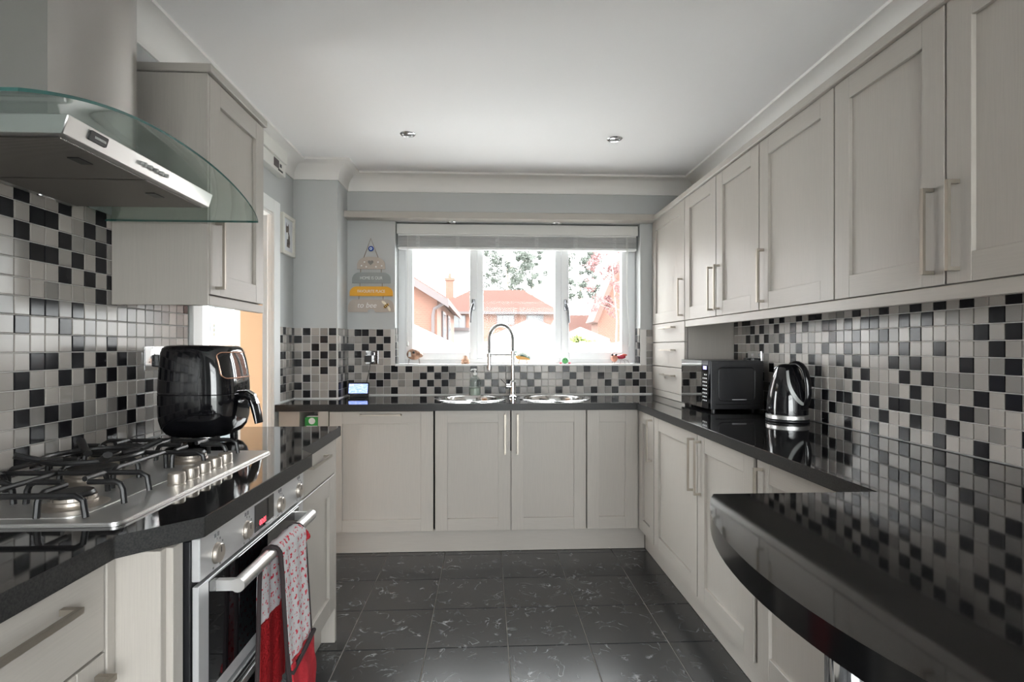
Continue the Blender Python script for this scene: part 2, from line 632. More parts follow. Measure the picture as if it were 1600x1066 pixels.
# hall beyond the doorway
HY, HX = 4.05, -3.2
bm = NB()
hx0, hx1 = -2.35, -1.775
bx(bm, HX, hx0, HY, HY + 0.1, -0.05, ZC)
bx(bm, hx1, XL - 0.1, HY, HY + 0.1, -0.05, ZC)
bx(bm, hx0, hx1, HY, HY + 0.1, -0.05, 0.30)
bx(bm, hx0, hx1, HY, HY + 0.1, 2.1, ZC)
bx(bm, HX - 0.1, HX, 1.4, 2.77, -0.05, ZC)
bx(bm, HX - 0.1, HX, 3.7, HY + 0.1, -0.05, ZC)
bx(bm, HX - 0.1, HX, 2.77, 3.7, 2.15, ZC)
bx(bm, HX, XL - 0.1, 1.4, 1.5, -0.05, ZC)
struct(obj('wall_hall', bm, hall_m, smooth=False))
bm = NB()
bx(bm, HX, XL - 0.1, 1.4, HY, -0.05, -0.001)
struct(obj('floor_hall', bm, mat('hall_carpet', (0.3, 0.25, 0.2), 0.9), smooth=False))
bm = NB()
bx(bm, HX - 0.1, XL - 0.1, 1.4, HY + 0.1, ZC, ZC + 0.1)
struct(obj('ceiling_hall', bm, ceil_m, smooth=False))

# ------------------------------------------------------------------ windows
def window_frame(name, X0, X1, Z0, Z1, Y0, Y1, bars, bottom=0.035, side=0.05, top=0.06):
    bm = NB()
    bx(bm, X0, X0 + side, Y0, Y1, Z0, Z1)
    bx(bm, X1 - side, X1, Y0, Y1, Z0, Z1)
    bx(bm, X0 + side, X1 - side, Y0, Y1, Z0, Z0 + bottom)
    bx(bm, X0 + side, X1 - side, Y0, Y1, Z1 - top, Z1)
    for a, b in bars:
        bx(bm, a, b, Y0, Y1, Z0 + bottom, Z1 - top)
    bev(bm, 0.004, 2)
    return struct(obj(name, bm, upvc_m))
WY0, WY1 = 3.945, 4.01
w1 = window_frame('window_1', WX0, WX1, 1.10, 2.085, WY0, WY1, ((-0.105, -0.018), (0.50, 0.578)))

def sash(x0, x1, z0, z1, hand=None, t=0.055):
    bm = NB()
    y0, y1 = WY0 - 0.014, WY1 - 0.02
    bx(bm, x0, x0 + t, y0, y1, z0, z1)
    bx(bm, x1 - t, x1, y0, y1, z0, z1)
    bx(bm, x0 + t, x1 - t, y0, y1, z0, z0 + t)
    bx(bm, x0 + t, x1 - t, y0, y1, z1 - t, z1)
    bev(bm, 0.004, 2)
    s = obj('sash', bm, upvc_m, w1)
    box('pane', x0 + t - 0.004, x1 - t + 0.004, WY0 + 0.02, WY0 + 0.026, z0 + t - 0.004, z1 - t + 0.004, pane_m, s, 0)
    if hand is not None:
        bm = NB()
        hz = 1.50
        bx(bm, hand - 0.011, hand + 0.011, y0 - 0.01, y0, hz - 0.02, hz + 0.06)
        bev(bm, 0.004, 2)
        cyl(bm, (hand, y0 - 0.004, hz + 0.02), (hand, y0 - 0.035, hz + 0.02), 0.011, n=14)
        sgn = -1 if hand < 0.2 else 1
        tube(bm, [(hand, y0 - 0.034, hz + 0.025), (hand + sgn * 0.012, y0 - 0.04, hz - 0.01), (hand + sgn * 0.018, y0 - 0.042, hz - 0.06), (hand + sgn * 0.02, y0 - 0.042, hz - 0.11)], [0.010, 0.009, 0.007, 0.006], 10)
        obj('window_handle', bm, mat('dark_chrome_handle', (0.16, 0.16, 0.17), 0.2, 1.0), s)
sash(-0.575, -0.06, 1.125, 2.03, -0.088)
sash(0.545, 1.04, 1.125, 2.03, 0.575)
box('pane', -0.024, 0.506, WY0 + 0.02, WY0 + 0.026, 1.132, 2.03, pane_m, w1, 0)
bm = NB()
bx(bm, WX0, WX1, YB - 0.012, WY0 + 0.01, 1.085, 1.098)
bev(bm, 0.004, 2)
struct(obj('window_sill', bm, white_m))

# unseen glazed garden room, added to bring in daylight from behind the camera
GX0, GX1, GY0, GY1 = -1.75, 2.0, YR - 3.0, YR - 0.1
bm = NB()
bx(bm, GX0, GX1, GY0, GY1, -0.08, -0.002)
struct(obj('floor_added_garden_room', bm, mat('added_room_pale_stone', (0.5, 0.48, 0.45), 0.5), smooth=False))
bm = NB()
for x in (GX0, GX0 + 1.25, GX0 + 2.5, GX1):
    bx(bm, x - 0.03, x + 0.03, GY0 - 0.03, GY0 + 0.03, 0, 2.2)
for y in (GY0 + 1.0, GY0 + 2.0, GY1):
    for x in (GX0, GX1):
        bx(bm, x - 0.03, x + 0.03, y - 0.03, y + 0.03, 0, 2.2)
bx(bm, GX0, GX1, GY0 - 0.03, GY0 + 0.03, 2.14, 2.22)
for x in (GX0, GX1):
    bx(bm, x - 0.03, x + 0.03, GY0, GY1, 2.14, 2.22)
w2 = struct(obj('window_added_rear', bm, upvc_m, smooth=False))
for k in range(3):
    box('pane', GX0 + 1.25 * k + 0.02, GX0 + 1.25 * (k + 1) - 0.02, GY0 - 0.004, GY0 + 0.004, 0.02, 2.15, pane_m, w2, 0)
for x in (GX0, GX1):
    box('pane', x - 0.004, x + 0.004, GY0 + 0.02, GY1 - 0.02, 0.02, 2.15, pane_m, w2, 0)
bm = NB()
prism(bm, [(GY0 - 0.05, 2.22), (GY1, 2.60), (GY1, 2.61), (GY0 - 0.05, 2.23)], GX0 - 0.05, GX1 + 0.05, lambda a, b, c: (c, a, b))
obj('added_roof_pane', bm, pane_m, w2, smooth=False)
bm = NB()
bx(bm, GX0 - 0.05, XL - 0.1, GY1, GY1 + 0.1, -0.05, 2.6)
bx(bm, XR + 0.1, GX1 + 0.05, GY1, GY1 + 0.1, -0.05, 2.6)
bx(bm, XL - 0.1, XR + 0.1, GY1, GY1 + 0.1, ZC, 2.6)
struct(obj('wall_outer_rear', bm, wall_m, smooth=False))
w3 = window_frame('window_3', hx0, hx1, 0.3, 2.1, HY + 0.02, HY + 0.08, ((-2.13, -2.05),), 0.06, 0.05, 0.06)
box('pane', hx0 + 0.04, -2.12, HY + 0.04, HY + 0.046, 0.35, 2.05, pane_m, w3, 0)
box('pane', -2.06, hx1 - 0.04, HY + 0.04, HY + 0.046, 0.35, 2.05, pane_m, w3, 0)

bm = NB()
for y in (2.77, 3.64):
    bx(bm, HX - 0.08, HX - 0.02, y, y + 0.06, 0, 2.15)
bx(bm, HX - 0.08, HX - 0.02, 2.83, 3.64, 2.09, 2.15)
w4 = struct(obj('window_added_hall', bm, upvc_m, smooth=False))  # unseen hall window, added to brighten the hall
for y in (2.82,):
    box('pane', HX - 0.054, HX - 0.048, y, y + 0.83, 0.0, 2.1, pane_m, w4, 0)

# ------------------------------------------------------------------ mosaic tiles
TP = 0.0497
TS = 0.0465
def tile_mesh(k, w=TS, h=TS):
    bm = NB()
    bx(bm, -w / 2, w / 2, 0, 0.006, -h / 2, h / 2)      # face towards -Y
    bev(bm, 0.0015, 2)
    bmesh.ops.recalc_face_normals(bm, faces=bm.faces)
    me = bpy.data.meshes.new('tile')
    bm.to_mesh(me)
    bm.free()
    me.materials.append(tile_ms[k])
    return me
TMESH = {k: tile_mesh(k) for k in 'KML'}
ROT = {'-Y': 0.0, '+X': PI / 2, '-X': -PI / 2}

def put_tiles(parent, items, facing, limit=300):
    """items: (x, y, z, key, priority, w, h) where x,y lie on the wall plane; largest priority become parts"""
    items = sorted(items, key=lambda t: -t[4])
    rot = Matrix.Rotation(ROT[facing], 4, 'Z')
    for it in items[:limit]:
        o = bpy.data.objects.new('tile', TMESH[it[3]])
        off = rot @ Vector((0, -0.006, 0))
        link(o, parent, Vector(it[:3]) + off)
        o.rotation_euler = (0, 0, ROT[facing])
        if it[5] < TS - 1e-4 or it[6] < TS - 1e-4:
            o.scale = (it[5] / TS, 1, it[6] / TS)
    rest = items[limit:]
    if rest:
        bm = NB()
        for it in rest:
            w, h = it[5] / 2, it[6] / 2
            v, fs = bx(bm, -w, w, -0.006, 0, -h, h)
            M = Matrix.Translation(Vector(it[:3])) @ rot
            bmesh.ops.transform(bm, matrix=M, verts=v)
            for f in fs:
                f.material_index = 'KML'.index(it[3])
        o = obj('tile_field', bm, [tile_ms[k] for k in 'KML'], parent, smooth=False)
        o['kind'] = 'stuff'

def rnd_key(rr, dark=0.27):
    t = rr.random()
    return 'K' if t < dark else ('M' if t < dark + 0.27 else 'L')
def lite(rr):
    return 'M' if rr.random() < 0.36 else 'L'

# left wall: rows r (z = 0.903 + 0.05 r), columns c counted back from the doorway edge
LK = {14: 'AGD', 13: 'BCFHZ', 12: 'ADG', 11: 'BCEG', 10: 'DFH', 9: 'G', 8: 'BCE', 7: 'AD', 6: 'EH', 5: 'BCEGI', 4: 'ADFHJ', 3: 'BGL',
      2: 'ACEIK', 1: 'BDJ', 0: 'AEHK'}
cols_named = 'PONMLKJIHGFEDCBAZ'
items = []
for r in range(-1, 15):
    for c in range(-1, 44):
        z0 = 0.903 + TP * r
        h = TS
        zc = z0 + TP / 2
        if r == -1:
            h, zc = 0.014, 0.895
        y1 = 2.273 - TP * c
        w, yc = TS, y1 - TP / 2
        if c == -1:
            w, yc = 0.030, 2.273 + 0.0165
        if 0 <= c < len(cols_named) and r in LK:
            k = 'K' if cols_named[c] in LK[r] else lite(R)
        else:
            k = rnd_key(R)
        vis = (1 if yc > 1.42 else 0) * 10 - yc
        items.append((XL + 0.003, yc, zc, k, vis, w, h))
box('grout_bed', XL, XL + 0.004, 0.09, 2.308, 0.885, 0.903 + TP * 15, grout_m, wall_left, 0)
put_tiles(wall_left, [(XL + 0.004,) + t[1:] for t in items], '+X')
# short tiled strip past the doorway
items = []
for r in range(9):
    for c in range(5):
        w = TS if c < 4 else 0.038
        yc = 3.56 - TP * (c + 0.5) if c < 4 else 3.56 - TP * 4 - 0.022
        items.append((XL + 0.004, yc, 0.893 + TP * (r + 0.5), rnd_key(R, 0.33), 0, w, TS))
box('grout_bed', XL, XL + 0.004, 3.312, 3.56, 0.885, 0.893 + TP * 9, grout_m, wall_left, 0)
put_tiles(wall_left, items, '+X')

# right wall
RK = {9: [0, 2, 3, 8, 10, 13, 15, 16, 21, 24, 27, 29, 31, 34], 8: [4, 6, 9, 12, 14, 17, 18, 20, 22, 23, 26, 28, 33],
      7: [3, 5, 7, 10, 12, 18, 21, 24, 27, 32, 34], 6: [0, 6, 9, 13, 17, 20, 23, 26, 29, 33], 5: [0, 3, 12, 15, 19, 21, 25, 27, 31, 34],
      4: [8, 16, 20, 22, 26, 28, 33], 3: [6, 15, 21, 27, 32, 34], 2: [5, 8, 17, 19, 20, 23, 25, 26, 29, 31],
      1: [3, 10, 15, 18, 21, 24, 27, 30, 35], 0: [1, 7, 17, 20, 23, 26, 29, 32]}
items = []
for r in range(10):
    for c in range(52):
        yc = 3.168 - TP * (c + 0.5)
        zc = 0.887 + TP * (r + 0.5)
        k = ('K' if c in RK[r] else lite(R)) if c < 36 else rnd_key(R)
        vis = (10 if yc > 1.43 else 0) - yc
        items.append((XR - 0.004, yc, zc, k, vis, TS, TS))
box('grout_bed', XR - 0.004, XR, 3.168 - TP * 52, 3.168, 0.885, 0.890 + TP * 10, grout_m, wall_right, 0)
put_tiles(wall_right, items, '-X')

# back wall: nine rows from the worktop, five below the sill lie under the window
BK = {0: [-4, -3, -1, 36], 1: [-2, 0, 36], 2: [-5, -3, -1, 35], 3: [-4, 0], 4: [36], 5: [-5, 1, 3, 6, 8, 12, 16, 18, 23, 25, 28, 32, 35],
      6: [-2, 0, 5, 7, 9, 14, 19, 21, 26, 30, 34, 36], 7: [-5, -1, 4, 6, 8, 13, 15, 17, 20, 25, 27, 31, 33, 35],
      8: [1, 5, 7, 10, 14, 16, 18, 21, 24, 29, 32, 36]}
items = []
for r in range(9):
    for i in range(-5, 38):
        xc = -0.95 + 0.0495 * (i + 5.5)
        zc = 0.893 + TP * (8 - r + 0.5)
        if r < 5 and WX0 - 0.02 < xc < WX1 + 0.02:
            continue
        k = 'K' if i in BK[r] else lite(R)
        items.append((xc, YB - 0.004, zc, k, -abs(xc), TS, TS))
items = [t for t in items if t[0] < 1.165]
bm = NB()
bx(bm, PX, WX0, YB - 0.004, YB, WT, 0.893 + TP * 9)
bx(bm, WX1, 1.17, YB - 0.004, YB, WT, 0.893 + TP * 9)
bx(bm, WX0, WX1, YB - 0.004, YB, WT, 1.085)
obj('grout_bed', bm, grout_m, wall_back, smooth=False)
put_tiles(wall_back, items, '-Y')
# window reveals: small tiles either side
for side, X, fc in ((0, WX0 + 0.001, '+X'), (1, WX1 - 0.001, '-X')):
    items = []
    for r in range(5):
        for c in range(2):
            items.append((X, YB + 0.028 + TP * c, 1.103 + TP * (r + 0.5), rnd_key(R, 0.35), 0, TS, TS))
    put_tiles(wall_back, items, fc)
# pier
PK = [[1, 4], [0, 3], [2, 4], [1, 3], [0, 2, 4], [3], [1], [0], [1, 4]]
items = []
for r in range(9):
    for c in range(6):
        xc = XL + 0.006 + 0.0545 * (c + 0.5)
        w = 0.051
        if c == 5:
            continue
        items.append((xc, PY - 0.004, 0.893 + TP * (8 - r + 0.5), 'K' if c in PK[r] else lite(R), 0, TS, TS))
box('grout_bed', XL, PX, PY - 0.004, PY, WT, 0.893 + TP * 9, grout_m, wall_pier, 0)
put_tiles(wall_pier, items, '-Y')
items = []
for r in range(9):
    for c in range(5):
        items.append((PX + 0.004, PY + TP * (c + 0.5), 0.893 + TP * (r + 0.5), rnd_key(R, 0.36), 0, TS, TS))
box('grout_bed', PX, PX + 0.004, PY, YB - 0.004, WT, 0.893 + TP * 9, grout_m, wall_pier, 0)
put_tiles(wall_pier, items, '+X')

# ------------------------------------------------------------------ worktops
bm = NB()
bx(bm, XL + 0.02, 0.893, 3.205, YB - 0.004, 0.845, WT)
# cut holes for the bowls later: build the slab as a prism with two circular holes instead
bm.free()

def slab_with_holes(name, x0, x1, y0, y1, z0, z1, holes, m, parent=None):
    import mathutils.geometry as G
    outer = [Vector((x0, y0, 0)), Vector((x1, y0, 0)), Vector((x1, y1, 0)), Vector((x0, y1, 0))]
    polys = [outer]
    for cx_, cy_, r in holes:
        polys.append([Vector((cx_ + r * math.cos(-2 * PI * i / 40), cy_ + r * math.sin(-2 * PI * i / 40), 0)) for i in range(40)])
    tris = G.tessellate_polygon(polys)
    flat = [p for q in polys for p in q]
    bm = NB()
    lo = [bm.verts.new((p.x, p.y, z0)) for p in flat]
    hi = [bm.verts.new((p.x, p.y, z1)) for p in flat]
    for a, b, c in tris:
        bm.faces.new((lo[a], lo[b], lo[c]))
        bm.faces.new((hi[a], hi[b], hi[c]))
    k = 0
    for q in polys:
        n = len(q)
        for i in range(n):
            a, b = k + i, k + (i + 1) % n
            bm.faces.new((lo[a], lo[b], hi[b], hi[a]))
        k += n
    edge_faces(bm)
    return obj(name, bm, [m, granite_edge], parent, smooth=False)
SINKS = ((-0.095, 3.525, 0.200), (0.442, 3.525, 0.200))
wt_back = slab_with_holes('worktop', XL + 0.02, 0.893, 3.205, YB - 0.011, 0.845, WT, SINKS, granite_m)
tag(wt_back, 'black granite worktop under the window holding the two round sinks', 'worktop')
bm = NB()
bx(bm, 0.8935, XR - 0.011, 1.2055, YB - 0.011, 0.845, WT)
bev(bm, 0.002, 2)
edge_faces(bm)
tag(obj('worktop', bm, [granite_m, granite_edge]), 'long black granite worktop carrying the microwave and the kettle', 'worktop')
bm = NB()
out = [(XL + 0.011, 0.2), (-0.65, 0.2), (-0.65, 0.99), (-0.546, 1.092), (-0.538, 1.727), (-0.597, 1.80), (-0.606, 2.326), (XL + 0.02, 2.326)]
prism(bm, out, 0.845, WT)
bev(bm, 0.002, 2)
edge_faces(bm)
tag(obj('worktop', bm, [granite_m, granite_edge]), 'black granite worktop with angled edges around the gas hob', 'worktop')
bm = NB()
out = [(XR - 0.011, 1.205)]
for i in range(25):
    y = 1.205 - 0.87 * i / 24
    out.append((1.307 - math.sqrt(0.91 ** 2 - (y - 0.77) ** 2), y))
out.append((XR - 0.011, 0.335))
prism(bm, out, 0.846, WT + 0.002)
bar = thing('breakfast_bar', 'bow-fronted black granite breakfast bar on a chrome leg', 'breakfast bar', (0.9, 0.77, 0))
bmesh.ops.bevel(bm, geom=[e_ for e_ in bm.edges if abs(e_.verts[0].co.z - e_.verts[1].co.z) < 1e-6], offset=0.003, segments=2, affect='EDGES', profile=0.5)
edge_faces(bm)
obj('bar_top', bm, [granite_m, bar_edge], bar, angle=30)
bm = NB()
lathe(bm, [(0, 0), (0.05, 0), (0.05, 0.008), (0.03, 0.014), (0.03, 0.832), (0.045, 0.836), (0.045, 0.846), (0, 0.846)], (0.525, 0.77, 0), 32)
obj('leg', bm, chrome_m, bar)
# white sealant bead where the back worktop meets the tiles
bm = NB()
tube(bm, [(PX + 0.012, YB - 0.011, WT + 0.002), (1.16, YB - 0.011, WT + 0.002)], 0.004, 8)
o = struct(obj('trim_3', bm, sealant_m))
bm = NB()
tube(bm, [(XL + 0.014, 3.22, WT + 0.002), (XL + 0.014, PY - 0.012, WT + 0.002), (PX + 0.012, PY - 0.012, WT + 0.002), (PX + 0.012, YB - 0.012, WT + 0.002)], 0.004, 8)
struct(obj('trim_4', bm, sealant_m))

# ------------------------------------------------------------------ cabinet fronts
class Face:
    """local frame of a cabinet front: o = lower corner on the carcass front, u along the width, n outwards"""
    def __init__(s, o, u, n):
        s.o, s.u, s.n = Vector(o), Vector(u), Vector(n)
    def p(s, a, v, w):
        return s.o + s.u * a + s.n * w + Vector((0, 0, v))
    def bx(s, bm, a0, a1, v0, v1, w0, w1):
        p, q = s.p(a0, v0, w0), s.p(a1, v1, w1)
        return bx(bm, p.x, q.x, p.y, q.y, p.z, q.z)
    def box(s, name, a0, a1, v0, v1, w0, w1, m, parent, b=0.0012):
        bm = NB()
        s.bx(bm, a0, a1, v0, v1, w0, w1)
        if b:
            bev(bm, b, 1)
        return obj(name, bm, m, parent)

def handle(F, parent, a, v, L, vert=True, m=None):
    """square section bar handle, (a, v) is its middle"""
    bm = NB()
    h, t = L / 2, 0.005
    w0, w1 = 0.02, 0.052
    if vert:
        F.bx(bm, a - t, a + t, v - h, v + h, w1 - 0.008, w1)
        for s_ in (-1, 1):
            F.bx(bm, a - t, a + t, v + s_ * (h - t) - t, v + s_ * (h - t) + t, w0, w1 - 0.0075)
    else:
        F.bx(bm, a - h, a + h, v - t, v + t, w1 - 0.008, w1)
        for s_ in (-1, 1):
            F.bx(bm, a + s_ * (h - t) - t, a + s_ * (h - t) + t, v - t, v + t, w0, w1 - 0.0075)
    return obj('handle', bm, m or nickel_m, parent, smooth=False)

def shaker(F, root, a0, a1, v0, v1, hnd=None, st=0.072, name='door', rail=None):
    """door = recessed panel board, its stiles, rails and handle are sub-parts"""
    g = 0.0015
    a0, a1, v0, v1 = a0 + g, a1 - g, v0 + g, v1 - g
    rl = rail or st
    d = F.box(name, a0 + 0.01, a1 - 0.01, v0 + 0.01, v1 - 0.01, 0.002, 0.0085, paint_v, root, 0)
    F.box('stile', a0, a0 + st, v0, v1, 0.001, 0.0205, paint_v, d)
    F.box('stile', a1 - st, a1, v0, v1, 0.001, 0.0205, paint_v, d)
    F.box('rail', a0 + st, a1 - st, v0, v0 + rl, 0.001, 0.02, paint_h, d)
    F.box('rail', a0 + st, a1 - st, v1 - rl, v1, 0.001, 0.02, paint_h, d)
    if hnd:
        handle(F, d, *hnd)
    return d

def slab_front(F, root, a0, a1, v0, v1, hnd=None, name='drawer'):
    g = 0.0015
    d = F.box(name, a0 + g, a1 - g, v0 + g, v1 - g, 0.001, 0.0205, paint_h, root, 0.0015)
    if hnd:
        handle(F, d, *hnd)
    return d

# ---- back run (fronts at y = 3.225, facing -Y)
FB = Face((0, 3.245, 0), (1, 0, 0), (0, -1, 0))
u = thing('base_cabinet', 'base cabinet with an open pigeonhole beside the hall doorway', 'cabinet', (-1.05, 3.5, 0))
bm = NB()
for q in ((XL + 0.035, -1.078, 0.135, 0.845), (-0.972, -0.913, 0.135, 0.845), (-1.078, -0.972, 0.845 - 0.004, 0.845), (-1.078, -0.972, 0.135, 0.745)):
    bx(bm, q[0], q[1], 3.225, 3.5, q[2], q[3])
bx(bm, XL + 0.035, -0.913, 3.5, 3.52, 0.135, 0.845)
obj('carcass', bm, paint_f, u, smooth=False)
u = thing('dishwasher', 'integrated dishwasher behind a wide painted door with a horizontal handle', 'dishwasher', (-0.61, 3.5, 0))
box('body', -0.905, -0.312, 3.246, 3.79, 0.135, 0.84, dark_gap, u, 0)
shaker(FB, u, -0.908, -0.306, 0.135, 0.842, (-0.611, 0.822, 0.24, False))
u = thing('base_cabinet', 'double-door base cabinet beneath the two round sinks', 'cabinet', (0.145, 3.5, 0))
bm = NB()
bx(bm, -0.298, -0.28, 3.246, 3.79, 0.135, 0.835)
bx(bm, 0.58, 0.596, 3.246, 3.79, 0.135, 0.835)
bx(bm, -0.28, 0.58, 3.246, 3.79, 0.135, 0.15)
bx(bm, -0.28, 0.58, 3.246, 3.262, 0.15, 0.60)
obj('carcass', bm, paint_f, u, smooth=False)
shaker(FB, u, -0.298, 0.146, 0.135, 0.845, (0.113, 0.706, 0.235, True))
shaker(FB, u, 0.150, 0.596, 0.135, 0.845, (0.187, 0.706, 0.235, True))
u = thing('base_cabinet', 'narrow blind corner base cabinet with a panelled front and no handle', 'cabinet', (0.75, 3.5, 0))
box('carcass', 0.601, 0.93, 3.246, 3.30, 0.135, 0.84, paint_f, u, 0)
shaker(FB, u, 0.600, 0.905, 0.135, 0.845, None)
tag(box('plinth_board', XL + 0.03, 0.96, 3.268, 3.284, 0.001, 0.134, paint_h, None), 'painted plinth board along the floor below the sink cabinets', 'plinth')
# dark slot above the dishwasher door
# ---- right run (fronts at x = 0.913 facing -X); u runs from the far end towards the camera (-Y)
FR = Face((0.933, 0, 0), (0, -1, 0), (-1, 0, 0))
def runit(label, y1, y0, hside, carc=True, hv=0.702):
    u = thing('base_cabinet', label, 'cabinet', (1.2, (y0 + y1) / 2, 0))
    box('carcass', 0.934, XR - 0.003, y0 + 0.001, y1 - 0.001, 0.135, 0.84, paint_f, u, 0)
    ha = -(y0 + 0.035) if hside == 'near' else -(y1 - 0.035)
    shaker(FR, u, -y1, -y0, 0.135, 0.845, (ha, hv, 0.232, True))
    return u
runit('slim-door base cabinet in the corner beside the sink run', 3.225, 2.938, 'near')
runit('wide-door base cabinet below the microwave', 2.932, 2.325, 'near')
runit('base cabinet below the kettle with its handle beside the wide door', 2.321, 1.824, 'far')
runit('base cabinet partly hidden behind the curved breakfast bar', 1.80, 1.21, 'far')
tag(box('filler_panel', 0.925, 0.945, 1.801, 1.823, 0.135, 0.845, paint_v, None, 0), 'thin upright filler strip between two right-hand base cabinets', 'panel')
tag(box('plinth_board', 0.962, 0.978, 1.2, 3.266, 0.001, 0.134, paint_h, None), 'painted plinth board along the floor below the kettle worktop', 'plinth')

# ---- right wall units (fronts x = 1.17)
FU = Face((1.190, 0, 0), (0, -1, 0), (-1, 0, 0))
u = thing('dresser_cabinet', 'tall worktop-standing dresser unit with one door and three drawers', 'cabinet', (1.33, 3.49, WT + 0.001))
box('carcass', 1.191, XR - 0.003, 3.172, 3.798, WT + 0.001, 2.09, paint_v, u, 0.001)
shaker(FU, u, -3.797, -3.172, 1.374, 2.092, (-(3.172 + 0.037), 1.515, 0.225, True))
FU.box('foot_rail', -3.797, -3.172, WT + 0.001, 0.927, 0.001, 0.018, paint_h, u)
for z0, z1 in ((0.929, 1.088), (1.09, 1.247), (1.249, 1.372)):
    slab_front(FU, u, -3.797, -3.172, z0, z1, (-3.44, (z0 + z1) / 2 + 0.03, 0.225, False))
def uunit(label, y1, y0, doors):
    u = thing('wall_cabinet', label, 'cabinet', (1.33, (y0 + y1) / 2, 1.372))
    box('carcass', 1.191, XR - 0.003, y0 + 0.001, y1 - 0.001, 1.388, 2.09, paint_f, u, 0)
    for a, b, hs in doors:
        ha = -(b + 0.037) if hs == 'near' else -(a - 0.037)
        shaker(FU, u, -a, -b, 1.374, 2.092, (ha, 1.518, 0.226, True))
    return u
uunit('double-door wall cabinet next to the dresser unit', 3.168, 2.294, ((3.168, 2.733, 'near'), (2.729, 2.294, 'far')))
uunit('single-door wall cabinet above the kettle', 2.290, 1.788, ((2.290, 1.788, 'far'),))
uunit('double-door wall cabinet above the breakfast bar', 1.784, 0.895, ((1.784, 1.342, 'near'), (1.338, 0.895, 'far')))
tag(box('cabinet_cornice', 1.155, XR - 0.003, 0.895, 3.80, 2.0925, 2.125, paint_h, None, 0.003), 'flat painted cornice board capping the row of right wall cabinets', 'cornice')
bm = NB()
bx(bm, 1.172, 1.192, 0.895, 3.168, 1.335, 1.373)
bev(bm, 0.002, 1)
tag(obj('light_rail', bm, paint_h), 'painted light rail running under the row of right wall cabinets', 'light rail')

# ---- left wall unit (front x = -0.913)
FLu = Face((-0.933, 0, 0), (0, 1, 0), (1, 0, 0))
u = thing('wall_cabinet', 'single-door wall cabinet beside the extractor hood', 'cabinet', (-1.08, 2.08, 1.355))
box('carcass', XL + 0.011, -0.934, 1.857, 2.297, 1.385, 2.118, paint_v, u, 0.001)
box('side_panel', XL + 0.011, -0.914, 1.845, 1.8565, 1.355, 2.118, paint_v, u, 0.001)
box('cornice', XL + 0.011, -0.900, 1.840, 2.305, 2.12, 2.148, paint_h, u, 0.002)
box('light_rail', -0.935, -0.913, 1.857, 2.297, 1.355, 1.386, paint_h, u, 0.001)
shaker(FLu, u, 1.858, 2.297, 1.390, 2.117, (1.858 + 0.04, 1.525, 0.228, True))
for yl in (2.0, 2.2):
    bm = NB()
    lathe(bm, [(0, 0), (0.03, 0), (0.034, 0.006), (0.034, 0.014), (0, 0.014)], (-1.03, yl, 1.370), 20)
    obj('under_light', bm, chrome_m, u)

# ---- left base units
FLn = Face((-0.69, 0, 0), (0, 1, 0), (1, 0, 0))
u = thing('drawer_unit', 'drawer base unit with bar handles beside the projecting oven housing', 'cabinet', (-0.95, 0.72, 0))
box('carcass', XL + 0.003, -0.691, 0.40, 0.985, 0.135, 0.84, paint_f, u, 0)
slab_front(FLn, u, 0.40, 0.997, 0.682, 0.843, (0.79, 0.797, 0.225, False))
shaker(FLn, u, 0.40, 0.997, 0.41, 0.680, (0.90, 0.645, 0.16, False), name='drawer', st=0.065)
shaker(FLn, u, 0.40, 0.997, 0.136, 0.408, (0.79, 0.36, 0.225, False), name='drawer', st=0.065)
tag(box('corner_post', -0.70, -0.668, 0.999, 1.0215, 0.0, 0.844, paint_v, None), 'slim painted corner post between the drawers and the oven housing', 'panel')
u = thing('oven_housing', 'painted oven housing panels projecting under the worktop', 'cabinet', (-0.9, 1.4, 0))
box('side_panel', XL + 0.003, -0.590, 1.023, 1.041, 0.0, 0.844, paint_v, u, 0.001)
box('front_stile', -0.600, -0.578, 1.0415, 1.075, 0.0, 0.844, paint_v, u, 0.001)
box('side_panel', XL + 0.003, -0.575, 1.716, 1.734, 0.0, 0.844, paint_v, u, 0.001)
box('plinth', -0.66, -0.64, 1.076, 1.715, 0.0, 0.13, paint_h, u, 0.001)
FLf = Face((-0.64, 0, 0), (0, 1, 0), (1, 0, 0))
u = thing('base_cabinet', 'base cabinet with a drawer over a door at the doorway end', 'cabinet', (-0.9, 2.0, 0))
box('carcass', XL + 0.003, -0.641, 1.736, 2.262, 0.14, 0.84, paint_f, u, 0)
slab_front(FLf, u, 1.736, 2.280, 0.70, 0.844, (2.02, 0.80, 0.225, False))
shaker(FLf, u, 1.736, 2.280, 0.142, 0.697, None)
box('end_panel', XL + 0.003, -0.62, 2.2825, 2.303, 0.0, 0.844, paint_v, u, 0.001)
box('plinth', -0.69, -0.675, 1.736, 2.282, 0.0, 0.138, paint_h, u, 0.001)

